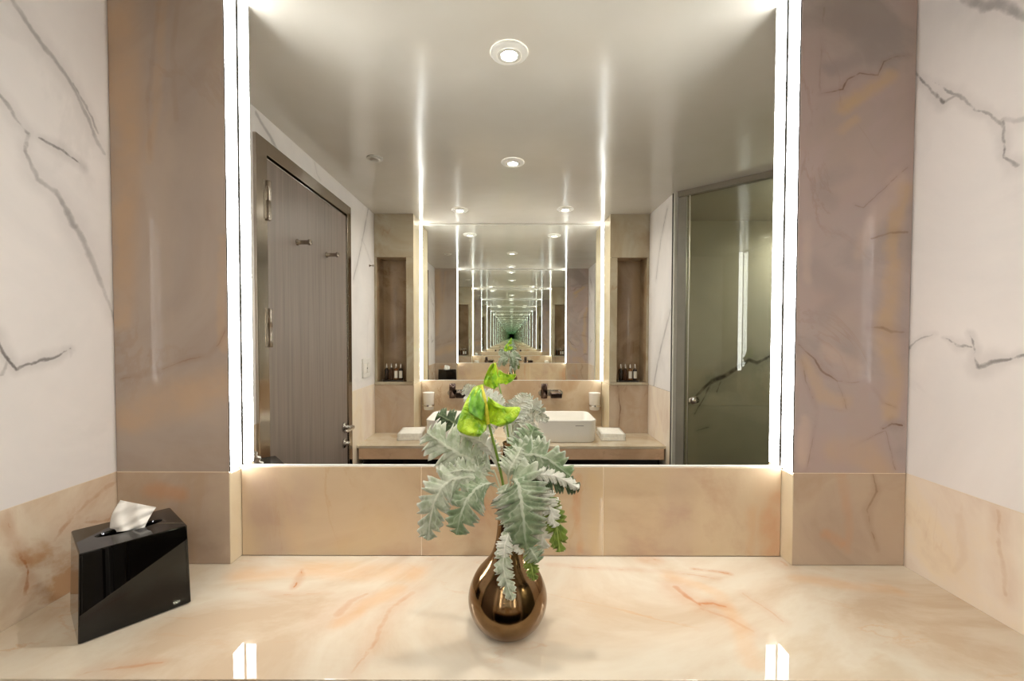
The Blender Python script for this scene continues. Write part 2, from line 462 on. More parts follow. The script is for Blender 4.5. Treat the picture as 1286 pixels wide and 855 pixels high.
# mirror, glass, metal, paint
t = NT('silvered_mirror')
vec = t.obj()
t.bsdf(t.mix(t.noise(vec, 1.0, 1), (0.94, 0.964, 0.945, 1), (0.943, 0.966, 0.948, 1)), 0.0, 1.0)
M_mirror = t.mat
t = NT('grey_tinted_glass')
tr = t.n('ShaderNodeBsdfTransparent'); tr.inputs[0].default_value = (0.72, 0.725, 0.65, 1)
gl = t.n('ShaderNodeBsdfGlossy'); gl.inputs['Roughness'].default_value = 0.0
fr_ = t.n('ShaderNodeFresnel'); fr_.inputs[0].default_value = 1.52
mx = t.n('ShaderNodeMixShader')
t.l(fr_.outputs[0], mx.inputs[0]); t.l(tr.outputs[0], mx.inputs[1]); t.l(gl.outputs[0], mx.inputs[2])
t.l(mx.outputs[0], t.out.inputs[0])
M_glass = t.mat
t = NT('satin_ceiling')
vec = t.obj()
bp = t.bump(t.noise(vec, 3.6, 2), 0.16, 0.02)
t.bsdf(t.ramp(t.noise(vec, 4, 3), [(.3, srgb(205, 198, 186)), (.7, srgb(209, 203, 193))]), 0.135, 0.0, **{'IOR': 1.6, 'Normal': bp})
M_ceiling = t.mat
M_chrome = metal('chrome', (225, 222, 218), .06)
M_steel = metal('brushed_steel', (172, 162, 150), .12)
M_frame = metal('taupe_metal', (138, 126, 116), .28)
M_alu = metal('satin_aluminium', (196, 192, 182), .35)
M_shade_band = plain('taupe_shade_band', (124, 114, 98), .5, 4)  # taupe that paints the darker shading band below the ceiling
M_profile = plain('light_grey_profile', (196, 192, 182), .4, 4)
M_profile2 = plain('mid_grey_profile', (128, 122, 110), .35, 4)
M_dark = plain('dark_matte', (40, 37, 34), .5, 4)
M_black = plain('black_lacquer', (14, 12, 11), .06, 2)
M_boxblack = plain('black_acrylic', (7, 6, 6), .012, 2)
M_grout = plain('beige_grout', (232, 214, 188), .7, 6)
M_white = plain('white_plastic', (226, 222, 214), .35, 4)
M_ceramic = plain('white_ceramic', (238, 233, 224), .12, 2)
M_towel = plain('white_towel', (240, 236, 226), .9, 8, 60)
M_tissue = plain('white_tissue', (240, 236, 230), .85, 5, 30)
M_bronze_dark = metal('dark_bronze', (96, 80, 74), .16)
M_gunmetal = metal('gunmetal', (74, 62, 58), .14)
M_frosted = plain('frosted_white_glass', (236, 230, 222), .3, 4)
M_silver_cap = metal('silver_cap', (214, 208, 200), .2)
M_amber = plain('amber_bottle', (74, 44, 26), .12, 8)
M_brown_b = plain('brown_bottle', (122, 78, 44), .14, 8)
M_dark_b = plain('dark_bottle', (44, 30, 22), .14, 6)
M_label = plain('white_label', (224, 218, 206), .5, 4)
M_print = plain('grey_print', (150, 142, 132), .5, 4)
M_floor = plain('brown_floor_stone', (96, 80, 66), .35, 12, 3)
M_led = emit('led_diffuser_glow', (1.0, 0.99, 0.985), LED_POWER)
M_lens = emit('downlight_glow', (1.0, 0.955, 0.88), LAMP_POWER)
M_lens_fill = emit('shower_fill_glow', (1.0, 0.955, 0.88), LAMP_POWER * 2.0)  # glow of the added fill lamp in the shower
# door veneer
t = NT('grey_oak_veneer')
vec = t.obj()
g1 = t.noise(t.mapping(vec, scale=(1, 1, 0.03)), 55, 5, .6, .3)
g2 = t.noise(t.mapping(vec, scale=(1, 1, 0.05)), 14, 4, .6, .2)
col = t.ramp(g1, [(.3, srgb(112, 98, 88)), (.5, srgb(124, 110, 100)), (.7, srgb(136, 121, 110))])
col = t.mix(t.maprange(g2, .4, .65, 0, .5), col, srgb(132, 116, 106))
t.bsdf(col, .42)
M_veneer = t.mat
# vase
t = NT('bronze_glaze')
vec = t.obj()
sp = t.n('ShaderNodeSeparateXYZ'); t.l(vec, sp.inputs[0])
nz = t.noise(vec, 22, 5, .6)
col = t.mix(t.maprange(nz, .35, .7, 0, 1), srgb(116, 92, 64), srgb(136, 110, 78))
t.bsdf(col, t.maprange(nz, .3, .7, .09, .16), 1.0)
M_vase = t.mat

# leaf materials: colour follows the leaf's own midrib, side veins and felted margin (UV)
def leafmat(name, main, dark, rib, edge, rough=.75, ribw=.04, tip=None):
    t = NT(name)
    uv = t.n('ShaderNodeTexCoord').outputs['UV']
    sp = t.n('ShaderNodeSeparateXYZ'); t.l(uv, sp.inputs[0])
    s = t.math('MULTIPLY', t.math('ABSOLUTE', t.math('SUBTRACT', sp.outputs[0], .5)), 2.0)
    vec = t.obj()
    nz = t.noise(vec, 60, 4, .6)
    col = t.mix(t.maprange(nz, .38, .62, 0, 1), srgb(*main), srgb(*dark))
    tt = t.math('SUBTRACT', t.math('MULTIPLY', sp.outputs[1], 6.0), t.math('MULTIPLY', s, .9))
    wv = t.math('ABSOLUTE', t.math('SUBTRACT', t.math('FRACT', tt), .5))
    col = t.mix(t.maprange(wv, 0.0, .09, .6, 0), col, srgb(*rib))
    col = t.mix(t.maprange(s, ribw, ribw * 2.4, .9, 0), col, srgb(*rib))
    col = t.mix(t.maprange(s, .72, 1.0, 0, .75), col, srgb(*edge))
    if tip: col = t.mix(t.maprange(sp.outputs[1], .55, 1.0, 0, .7), col, srgb(*tip))
    b = t.bump(nz, .5, .003)
    bs = t.bsdf(col, rough, 0, Normal=b)
    bs.inputs['Subsurface Weight'].default_value = 0.0
    return t.mat
M_sage = leafmat('sage_felt_leaf', (182, 188, 168), (150, 160, 134), (204, 208, 190), (214, 216, 202))
M_sage2 = leafmat('grey_green_leaf', (152, 162, 136), (112, 130, 98), (196, 202, 182), (200, 204, 188), tip=(98, 122, 78))
M_felt = leafmat('white_felt_underside', (220, 220, 208), (200, 202, 188), (232, 230, 220), (236, 234, 226))
M_green = leafmat('dark_green_leaf', (78, 96, 62), (56, 74, 46), (120, 134, 98), (112, 124, 96))
M_olive = leafmat('olive_green_leaf', (112, 132, 44), (84, 106, 34), (150, 164, 84), (140, 152, 78))
M_stemg = plain('green_stem', (112, 142, 48), .5, 14, 20)
M_stems = plain('felted_stem', (190, 196, 172), .8, 10, 30)
t = NT('lime_spathe')
uv = t.n('ShaderNodeTexCoord').outputs['UV']
sp = t.n('ShaderNodeSeparateXYZ'); t.l(uv, sp.inputs[0])
vec = t.obj()
nz = t.noise(vec, 70, 4, .6)
col = t.mix(t.maprange(nz, .35, .65, 0, 1), srgb(150, 192, 20), srgb(188, 218, 52))
col = t.mix(t.maprange(t.noise(vec, 28, 3), .5, .66, 0, .8), col, srgb(92, 156, 26))
t.bsdf(col, .3, 0, Normal=t.bump(t.noise(vec, 90, 3, .5, 1.2), .9, .006))
M_lime = t.mat
M_limeshade = plain('shade_green_spathe', (98, 158, 28), .3, 44, 70)  # deeper green that paints shade inside the flower
M_spadix = plain('yellow_spadix', (214, 206, 66), .5, 18, 120)

# ------------------------------------------------------------------ mesh helpers
def bm_box(bm, lo, hi):
    x0, y0, z0 = lo; x1, y1, z1 = hi
    if x0 > x1: x0, x1 = x1, x0
    if y0 > y1: y0, y1 = y1, y0
    if z0 > z1: z0, z1 = z1, z0
    v = [bm.verts.new(p) for p in ((x0, y0, z0), (x1, y0, z0), (x1, y1, z0), (x0, y1, z0), (x0, y0, z1), (x1, y0, z1), (x1, y1, z1), (x0, y1, z1))]
    for f in ((3, 2, 1, 0), (4, 5, 6, 7), (0, 1, 5, 4), (1, 2, 6, 5), (2, 3, 7, 6), (3, 0, 4, 7)):
        bm.faces.new([v[i] for i in f])
    return v

def link(name, bm, mat, parent=None, smooth=False, bevel=0, segs=2, loc=None, rotz=0):
    if bevel:
        bmesh.ops.bevel(bm, geom=list(bm.edges), offset=bevel, segments=segs, profile=.6, affect='EDGES', clamp_overlap=True)
    me = bpy.data.meshes.new(name)
    bm.normal_update()
    bm.to_mesh(me); bm.free()
    if smooth:
        for p in me.polygons: p.use_smooth = True
    if mat is not None:
        for mm_ in (mat if isinstance(mat, (list, tuple)) else [mat]):
            me.materials.append(mm_)
    o = bpy.data.objects.new(name, me)
    C.objects.link(o)
    if parent is not None: o.parent = parent
    if loc is not None: o.location = loc
    if rotz: o.rotation_euler = (0, 0, rotz)
    return o

def box(name, lo, hi, mat, parent=None, bevel=0, segs=2):
    bm = bmesh.new(); bm_box(bm, lo, hi)
    return link(name, bm, mat, parent, bevel=bevel, segs=segs)

def lathe(name, prof, mat, parent=None, n=48, axis='Z', loc=None, smooth=True, sx=1.0):
    bm = bmesh.new()
    rings = []
    for r, h in prof:
        if r < 1e-6:
            rings.append([bm.verts.new((0, 0, h))])
        else:
            rings.append([bm.verts.new((r * math.cos(2 * math.pi * i / n) * sx, r * math.sin(2 * math.pi * i / n), h)) for i in range(n)])
    for a, b in zip(rings, rings[1:]):
        for i in range(n):
            j = (i + 1) % n
            if len(a) == 1 and len(b) == 1: continue
            if len(a) == 1: bm.faces.new((a[0], b[j], b[i]))
            elif len(b) == 1: bm.faces.new((a[i], a[j], b[0]))
            else: bm.faces.new((a[i], a[j], b[j], b[i]))
    if axis == 'X':
        bmesh.ops.rotate(bm, verts=bm.verts, matrix=Matrix.Rotation(math.pi / 2, 3, 'Y'))
    if axis == 'Y':
        bmesh.ops.rotate(bm, verts=bm.verts, matrix=Matrix.Rotation(-math.pi / 2, 3, 'X'))
    bmesh.ops.recalc_face_normals(bm, faces=bm.faces)
    return link(name, bm, mat, parent, smooth=smooth, loc=loc)

def catmull(pts, n):
    pts = [Vector(p) for p in pts]
    out = []
    k = len(pts) - 1
    for i in range(n + 1):
        u = i / n * k
        s = min(int(u), k - 1); f = u - s
        p0 = pts[max(s - 1, 0)]; p1 = pts[s]; p2 = pts[s + 1]; p3 = pts[min(s + 2, k)]
        out.append(.5 * ((2 * p1) + (p2 - p0) * f + (2 * p0 - 5 * p1 + 4 * p2 - p3) * f * f + (3 * p1 - p0 - 3 * p2 + p3) * f ** 3))
    return out

def tube(name, pts, radii, mat, parent=None, n=24, sides=10, caps=True):
    c = catmull(pts, n)
    bm = bmesh.new()
    rings = []
    for i, p in enumerate(c):
        tg = (c[min(i + 1, n)] - c[max(i - 1, 0)]).normalized()
        a = tg.orthogonal().normalized() if i == 0 else (pa - tg * pa.dot(tg)).normalized()
        pa = a
        b = tg.cross(a)
        f = i / n
        if isinstance(radii, (list, tuple)):
            q = f * (len(radii) - 1); s = min(int(q), len(radii) - 2); r = radii[s] + (radii[s + 1] - radii[s]) * (q - s)
        else: r = radii
        rings.append([bm.verts.new(p + (a * math.cos(2 * math.pi * k / sides) + b * math.sin(2 * math.pi * k / sides)) * r) for k in range(sides)])
    for a, b in zip(rings, rings[1:]):
        for i in range(sides):
            j = (i + 1) % sides
            bm.faces.new((a[i], a[j], b[j], b[i]))
    if caps:
        bm.faces.new(rings[0][::-1]); bm.faces.new(rings[-1])
    bmesh.ops.recalc_face_normals(bm, faces=bm.faces)
    return link(name, bm, mat, parent, smooth=True)

def thing(name, label, cat, loc=(0, 0, 0), group=None):
    o = bpy.data.objects.new(name, None)
    C.objects.link(o)
    o.location = loc
    o.empty_display_size = .05
    o['label'] = label; o['category'] = cat
    if group: o['group'] = group
    return o
def tag(o, label, cat, group=None):
    o['label'] = label; o['category'] = cat
    if group: o['group'] = group
    return o
def struct(o):
    o['kind'] = 'structure'
    return o
def adopt(root, kids=None):
    """keep world coordinates of children built in world space under a root with a location"""
    for k in (kids or list(root.children)):
        k.matrix_parent_inverse = Matrix.Translation(-Vector(root.location))

# ------------------------------------------------------------------ room shell
XR = 2.25                     # far right end of the shower recess
struct(box('floor', (-1.1, -2.3, -.05), (XR + .1, .15, 0), M_floor))
struct(box('ceiling', (-1.1, -2.3, CEIL), (XR + .1, .15, CEIL + .05), M_ceiling))
J = .0008                     # half joint

# front wall: backing, two piers with slabs, backsplash of three slabs
wf = struct(box('wall_front', (-HX - .06, .014, 0), (HX + .06, .08, CEIL), M_grout))
for s, mat, nm in ((-1, M_onyx_pl, 'left'), (1, M_onyx_pr, 'right')):
    wp = struct(box('wall_front_' + nm, (s * (MX + .009), -PR + .008, CT + .0004), (s * HX, .0138, CEIL - .0002), M_grout))
    box('stone_slab', (s * (MX + .0015), -PR, MB + J), (s * (HX - .001), -PR + .008, CEIL), mat, wp, .0007, 1)
    box('stone_slab', (s * (MX + .0015), -PR, CT + .0005), (s * (HX - .001), -PR + .008, MB - J), M_onyx_low, wp, .0007, 1)
    box('return_slab', (s * MX, -PR + .0003, CT + .0005), (s * (MX + .009), .012, MB - .004), M_onyx_ret, wp, .0006, 1)
    box('grout_bed', (s * (MX + .003), -PR + .0006, CT + .001), (s * (HX - .002), -PR + .0085, CEIL - .002), M_grout, wp)
jx = [-MX + .0005, PY(530, 640, 0).x, PY(757, 640, 0).x, MX - .0005]
for a, b in zip(jx, jx[1:]):
    box('backsplash_slab', (a + J, -.007, CT + .0005), (b - J, .012, MB), M_onyx_back, wf, .0006, 1)

# mirror wall glass
box('grout_bed', (-MX + .002, -.0064, CT + .001), (MX - .002, .013, MB - .001), M_grout, wf)
def make_mirror(name, y0, sgn, label):
    r = thing(name, label, 'mirror', (0, y0, MB + .004), 'facing mirrors')
    ks = [box('mirror_glass', (-MX + .001, y0, MB + .004), (MX - .001, y0 + sgn * .006, CEIL - .001), M_mirror, r)]
    ks.append(box('bottom_trim', (-MX + .001, y0 - sgn * .005, MB + .0004), (MX - .001, y0 + sgn * .004, MB + .0036), M_white, r))
    ks[1]['label'] = 'bright metal trim under the glass'
    ks.append(box('top_trim', (-MX + .001, y0 - sgn * .006, CEIL - .012), (MX - .001, y0 - sgn * .0004, CEIL - .0005), M_white, r, .0008, 1))
    adopt(r, ks)
    return r
make_mirror('wall_mirror', 0.0, 1, 'large frameless mirror above the counter with vase and tissue box')
make_mirror('wall_mirror', YB, -1, 'mirror above the two washbasins repeating the room in ever smaller frames')

def led(s, ya, yb, label, group=None):
    r = thing('led_strip', label, 'light strip', (s * MX, (ya + yb) / 2, MB), 'light strips beside the mirrors')
    y0, y1 = min(ya, yb), max(ya, yb)
    bm = bmesh.new()
    pts = [(.0088, y0), (-.0006, y0), (-.0006, y0 + .0015), (.0030, y0 + .0015), (.0030, y1 - .003), (-.0006, y1 - .003), (-.0006, y1), (.0088, y1)]
    rings = [[bm.verts.new((s * (MX + x), y, z)) for x, y in pts] for z in (MB + .0004, CEIL - .0006)]
    for i in range(8):
        j = (i + 1) % 8
        bm.faces.new((rings[0][i], rings[0][j], rings[1][j], rings[1][i]))
    bm.faces.new(rings[0][::-1]); bm.faces.new(rings[1])
    bmesh.ops.recalc_face_normals(bm, faces=bm.faces)
    ch = link('channel', bm, M_dark, r)
    df = box('diffuser', (s * MX, y0 + .0017, MB + .001), (s * (MX + .0029), y1 - .0032, CEIL - .001), M_led, r)
    adopt(r, [ch, df])
led(-1, -PR + .001, -.0015, 'glowing vertical light strip at the left edge of the near mirror')
led(1, -PR + .001, -.0015, 'glowing vertical light strip at the right edge of the near mirror')
led(-1, YB + .003, YB + .052, 'thin glowing strip at the left edge of the mirror over the basins')
led(1, YB + .003, YB + .052, 'thin glowing strip at the right edge of the mirror over the basins')

# left wall with door opening
DY0, DY1 = -(1.481 - 1) * D1, -(2.347 - 1) * D1
DTOP = CAMZ + 377 * S
bm = bmesh.new()
bm_box(bm, (-HX - .06, .014, 0), (-HX - .012, DY0, CEIL))
bm_box(bm, (-HX - .06, DY1, 0), (-HX - .012, -2.2, CEIL))
bm_box(bm, (-HX - .06, DY0, DTOP), (-HX - .012, DY1, CEIL))
wl_o = struct(link('wall_left', bm, M_grout))
for y0, y1 in ((0.013, DY0), (DY1, YB - .06)):
    box('marble_slab', (-HX - .012, y0, MB + J), (-HX, y1, CEIL), M_marble_l, wl_o)
    box('wainscot_slab', (-HX - .012, y0, 0), (-HX, y1, MB - J), M_onyx_wl if y0 > -.1 else M_onyx_wr, wl_o)
box('marble_slab', (-HX - .012, DY0, DTOP), (-HX, DY1, CEIL), M_marble_l, wl_o)

box('grout_bed', (-HX - .013, .012, MB - .02), (-HX - .0006, DY0 + .002, MB + .02), M_grout, wl_o)
box('grout_bed', (-HX - .013, DY1 - .002, MB - .02), (-HX - .0006, YB - .06, MB + .02), M_grout, wl_o)
# right wall: front piece, then shower recess
YRF = -.43
bm = bmesh.new()
bm_box(bm, (HX + .012, .014, 0), (HX + .06, YRF, CEIL))
bm_box(bm, (HX + .06, YRF, 0), (XR, YRF + .06, CEIL))
bm_box(bm, (XR, YRF + .06, 0), (XR + .06, -2.2, CEIL))
wr_o = struct(link('wall_right', bm, M_grout))
box('marble_slab', (HX + .012, .013, MB + J), (HX, YRF, CEIL), M_marble_r, wr_o)
box('wainscot_slab', (HX + .012, .013, 0), (HX, YRF, MB - J), M_onyx_wr, wr_o)
box('marble_slab', (HX + .001, YRF, 0), (XR - .012, YRF - .012, CEIL), M_marble_s, wr_o)
box('marble_slab', (XR, YRF - .012, 0), (XR - .012, YS, CEIL), M_marble_s, wr_o)
box('grout_bed', (HX + .013, .012, MB - .02), (HX + .0006, YRF + .002, MB + .02), M_grout, wr_o)
YG = -(2.37 - 1) * D1         # end of the rear stub wall, where the shower glass starts
bm = bmesh.new()
bm_box(bm, (HX + .012, YG, 0), (HX + .045, YB - .06, CEIL))
ws_o = struct(link('wall_right_rear', bm, M_grout))
box('marble_slab', (HX, YG, MB + J), (HX + .012, YB - .06, CEIL), M_marble_r, ws_o)
box('wainscot_slab', (HX, YG, 0), (HX + .012, YB - .06, MB - J), M_onyx_wr, ws_o)
# shower rear wall in slabs with a joint
bm = bmesh.new()
bm_box(bm, (HX + .045, YS - .012, 0), (XR, YS - .06, CEIL))
wb_o = struct(link('wall_shower', bm, M_grout))
zj = M(PY(900, 509, -YS)).z
for x0, x1 in ((HX + .045, XR - .012),):
    box('marble_slab', (x0 + J, YS, zj + J), (x1 - J, YS - .012, CEIL), M_marble_s, wb_o)
    box('marble_slab', (x0 + J, YS, 0), (x1 - J, YS - .012, zj - J), M_marble_s, wb_o)

# rear wall: backing, two piers each with a tall niche
NX0, NX1 = 366 * S, 469 * S
NZ0, NZ1 = CAMZ - 156.5 * S, CAMZ + 276 * S
ND = .16
wb = struct(box('wall_back', (-HX - .06, YB - .014, 0), (HX + .045, YB - .08, CEIL), M_grout))
wb_main = wb
for s, nm in ((-1, 'left'), (1, 'right')):
    wb = struct(box('wall_back_' + nm, (s * (MX + .009), YP - ND - .01, CT2 + .0004), (s * HX, YB - .0138, CEIL - .0002), M_grout))
    y0, y1 = YP - .012, YP
    ext = lambda x0, x1, z0, z1, nm='stone_slab', mat=M_rearpier: box(nm, (s * x0, YP - ND - .01 if nm == 'pier_body' else y0, z0), (s * x1, y1, z1), mat, wb, .0006, 1)
    ext(MX + .0015, HX - .001, NZ1 + J, CEIL)                       # lintel slab above niche
    ext(MX + .0015, NX0, NZ0 + J, NZ1 - J)                          # inner jamb
    ext(NX1, HX - .001, NZ0 + J, NZ1 - J)                           # outer jamb
    box('sill_slab', (s * (MX + .0015), YP + .006, NZ0 - .018), (s * (HX - .001), YP - ND, NZ0 - J), M_rearpier, wb, .0015, 1)
    box('stone_slab', (s * (MX + .0015), y0, CT2 + .0005), (s * (HX - .001), y1, NZ0 - .0195), M_onyx_low, wb, .0006, 1)
    # niche lining
    box('niche_back', (s * (MX + .01), YP - ND, NZ0), (s * HX, YP - ND - .009, CEIL), M_niche, wb)
    box('niche_side', (s * NX0, YP - .0125, NZ0), (s * (NX0 - .008), YP - ND, NZ1 + .008), M_niche, wb)
    box('niche_side', (s * NX1, YP - .0125, NZ0), (s * (NX1 + .008), YP - ND, NZ1 + .008), M_niche, wb)
    box('niche_top', (s * (NX0), YP - .0125, NZ1), (s * NX1, YP - ND, NZ1 + .008), M_niche, wb)
    # return towards the mirror
    box('return_slab', (s * MX, YP - .0002, MB - J), (s * (MX + .009), YB + .054, CEIL), M_onyx_ret, wb, .0006, 1)
    box('return_slab', (s * MX, YP - .0002, CT2 + .0005), (s * (MX + .009), YB - .012, MB - 2.5 * J), M_onyx_ret, wb, .0006, 1)
jb = [-MX + .0005, -.22, .22, MX - .0005]
for a, b in zip(jb, jb[1:]):
    box('backsplash_slab', (a + J, YB + .007, CT2 + .0005), (b - J, YB - .012, MB), M_rearback, wb_main, .0006, 1)

# ------------------------------------------------------------------ door
X0 = -HX
door = struct(bpy.data.objects.new('door_1', None)); C.objects.link(door)
door['label'] = 'grey-brown wooden door with metal frame seen in the mirror at left'
bm = bmesh.new()
LY0, LY1 = -(1.547 - 1) * D1, -(2.299 - 1) * D1
LTOP = CAMZ + 348 * S
bm_box(bm, (X0 - .06, DY0, 0), (X0 + .012, LY0, DTOP))
bm_box(bm, (X0 - .06, LY1, 0), (X0 + .012, DY1, DTOP))
bm_box(bm, (X0 - .06, LY0, LTOP), (X0 + .012, LY1, DTOP))
fr0 = link('door_frame', bm, M_steel, door, bevel=.0015, segs=1)
fr0['label'] = 'polished taupe metal frame'
box('backing_stop', (X0 - .058, LY0, .002), (X0 - .042, LY1, LTOP), M_dark, door)
leaf = box('door_leaf', (X0 - .04, LY0 - .005, .008), (X0 + .004, LY1 + .004, LTOP - .006), M_veneer, door, .001, 1)
bm = bmesh.new()
bm_box(bm, (X0 - .035, LY1 + .0035, .008), (X0 + .006, LY1 + .0105, LTOP - .006))
bm_box(bm, (X0 - .035, LY0 - .0045, LTOP - .010), (X0 + .006, LY1 + .0036, LTOP - .006))
link('edge_strip', bm, M_chrome, door)
for zc in (CAMZ + 262 * S, CAMZ + 17 * S, CAMZ - 510 * S):
    bm = bmesh.new()
    bm_box(bm, (X0 + .010, LY0 + .002, zc - .07), (X0 + .0145, LY0 + .024, zc + .07))
    bm_box(bm, (X0 + .003, LY0 - .026, zc - .07), (X0 + .0065, LY0 - .003, zc + .07))
    h = link('hinge', bm, M_steel, door, bevel=.0008, segs=1)
    lathe('hinge_barrel', [(0, -.072), (.008, -.072), (.009, -.07), (.009, -.002), (.0082, -.001), (.0082, .001), (.009, .002), (.009, .07), (.008, .072), (0, .072)], M_steel, h, 16, loc=(X0 + .015, LY0 - .001, zc))
for zz, yy in ((1.772, 305.5), (2.052, 321)):
    p = Vector((X0 + .004, -(zz - 1) * D1, CAMZ + (423.3 - yy) * zz * S))
    lathe('coat_peg', [(0, 0), (.014, 0), (.014, .003), (.009, .005), (.009, .047), (.0125, .049), (.0125, .057), (.011, .059), (0, .059)], M_steel, door, 20, axis='X', loc=p)
hz = CAMZ - (537 - 423.3) * 2.25 * S
hy = -(2.245 - 1) * D1
hd = lathe('door_handle', [(0, 0), (.026, 0), (.026, .006), (.024, .008), (.011, .010), (.011, .05), (.009, .056), (0, .056)], M_chrome, door, 24, axis='X', loc=(X0 + .004, hy, hz))
tube('lever', [(.045, -.004, 0), (.052, .01, 0), (.054, .04, 0), (.053, .10, .001), (.05, .115, .001)], [.0095, .010, .0095, .009, .008], M_chrome, hd, 16, 12)
lz = CAMZ - (557.5 - 423.3) * 2.25 * S
lk = lathe('lock_rose', [(0, 0), (.026, 0), (.026, .006), (.024, .008), (.012, .009), (.012, .03), (.010, .032), (0, .032)], M_chrome, door, 24, axis='X', loc=(X0 + .004, hy, lz))

# ------------------------------------------------------------------ shower screen: diagonal glass panel
ang = math.radians(42.6)
scr = thing('shower_screen', 'tall grey-tinted glass shower screen right of the basins', 'shower screen', (HX + .06, YG + .04, 0))
dirv = Vector((math.cos(ang), math.sin(ang), 0)); nrm = Vector((-dirv.y, dirv.x, 0))
A0 = Vector((HX + .012, YG + .012, 0))
def obox(name, a, l0, l1, t0, t1, z0, z1, mat, parent, bevel=0):
    bm = bmesh.new()
    v = bm_box(bm, (l0, t0, z0), (l1, t1, z1))
    for q in bm.verts:
        c = q.co.copy()
        q.co = a + dirv * c.x + nrm * c.y + Vector((0, 0, c.z))
    bmesh.ops.recalc_face_normals(bm, faces=bm.faces)
    return link(name, bm, mat, parent, bevel=bevel, segs=1)
Lg = 1.28
ks = []
ks.append(box('wall_profile', (HX - .0005, YG + .0005, .001), (HX + .034, YG + .022, CEIL - .001), M_profile, scr, .001, 1))
ks.append(box('shadow_gap', (HX - .004, YG - .006, .001), (HX - .0006, YG + .004, CEIL - .001), M_dark, scr))  # dark strip standing in for the shadow gap beside the wall profile
ks.append(obox('edge_profile', A0, .015, .060, -.012, .012, .001, CEIL - .036, M_profile2, scr))
ks.append(obox('glass_pane', A0, .062, Lg, -.002, .002, .012, CEIL - .032, M_glass, scr))
ks.append(obox('top_shade_band', A0, .014, Lg, -.018, .018, CEIL - .032, CEIL - .001, M_shade_band, scr, .001))  # added strip, coloured dark for the shading where ceiling meets glass
ks.append(obox('bottom_rail', A0, .061, Lg, -.012, .012, .001, .012, M_alu, scr))
ks.append(obox('pane_edge', A0, .074, .078, -.0045, .0045, .012, CEIL - .032, M_alu, scr))
kn = A0 + dirv * .115 + nrm * .004
kb = bmesh.new()
k_o = lathe('knob', [(0, -.03), (.018, -.03), (.020, -.028), (.020, -.016), (.009, -.013), (.009, .013), (.020, .016), (.020, .03), (.018, .032), (0, .032)], M_chrome, scr, 24, axis='Y')
k_o.matrix_basis = Matrix.Translation(Vector((kn.x, kn.y, CAMZ - (503.5 - 423.3) * 2.24 * S))) @ Matrix.Rotation(ang, 4, 'Z')
ks.append(k_o)
adopt(scr, ks)

# ------------------------------------------------------------------ counters
ct = thing('dressing_counter', 'cream onyx countertop with orange veins under the vase', 'countertop', (0, YC1, CT))
ks = [box('slab', (-HX + .0005, YC1, CT - .02), (HX - .0005, -.0072, CT), M_counter, ct, .0012, 2),
      box('apron', (-HX + .0005, YC1 + .001, CT - .12), (HX - .0005, YC1 + .022, CT - .0205), M_counter, ct, .001, 1)]
adopt(ct, ks)
cb = thing('base_cabinet', 'dark brown cabinet below the dressing counter', 'cabinet', (0, -.2, 0))
ks = [box('body', (-HX + .002, -.28, .08), (HX - .002, -.0075, CT - .0205), M_black, cb),
      box('plinth', (-HX + .002, -.24, 0), (HX - .002, -.0075, .0795), M_black, cb)]
for i in range(3):
    x0 = -HX + .006 + i * (2 * HX - .012) / 3
    d = box('door', (x0 + .002, -.30, .09), (x0 + (2 * HX - .012) / 3 - .002, -.2805, CT - .13), M_veneer, cb, .001, 1)
    ks.append(d)
adopt(cb, ks)

c2 = thing('basin_counter', 'tan onyx counter carrying the two washbasins, wall to wall', 'countertop', (0, YC2, CT2))
ks = [box('slab', (-HX + .0005, YC2, CT2 - .016), (HX - .0005, YB + .0072, CT2), M_counter2, c2, .0012, 2),
      box('apron', (-HX + .012, YC2 + .0005, CT2 - .080), (HX - .012, YC2 - .02, CT2 - .0175), M_apron, c2, .001, 1)]
ks[1]['label'] = 'brown front apron'
adopt(c2, ks)
cb2 = thing('basin_cabinet', 'black recessed cabinet in shadow below the basin counter', 'cabinet', (0, YC2 - .2, 0))
ks = [box('body', (-HX + .02, YC2 - .05, .15), (HX - .02, YB + .0075, CT2 - .081), M_black, cb2)]
for i in range(2):
    x0 = -HX + .024 + i * (HX - .024)
    ks.append(box('drawer', (x0 + .002, YC2 - .0495, .16), (x0 + HX - .026, YC2 - .03, CT2 - .09), M_black, cb2, .001, 1))
adopt(cb2, ks)

# ------------------------------------------------------------------ basins
def rrect(hx, hy, r, n=6):
    out = []
    for cx_, cy_, a0 in ((hx - r, hy - r, 0), (-hx + r, hy - r, 90), (-hx + r, -hy + r, 180), (hx - r, -hy + r, 270)):
        for i in range(n + 1):
            a = math.radians(a0 + 90 * i / n)
            out.append((cx_ + r * math.cos(a), cy_ + r * math.sin(a)))
    return out
def loft(name, levels, mat, parent, cap0=True, cap1=True):
    bm = bmesh.new()
    rings = [[bm.verts.new((x, y, z)) for x, y in rrect(hx, hy, r)] for hx, hy, r, z in levels]
    n = len(rings[0])
    for a, b in zip(rings, rings[1:]):
        for i in range(n):
            j = (i + 1) % n
            bm.faces.new((a[i], a[j], b[j], b[i]))
    if cap0: bm.faces.new(rings[0][::-1])
    if cap1: bm.faces.new(rings[-1])
    bmesh.ops.recalc_face_normals(bm, faces=bm.faces)
    return link(name, bm, mat, parent, smooth=True)
BW, BD, BH = .188, .172, .136
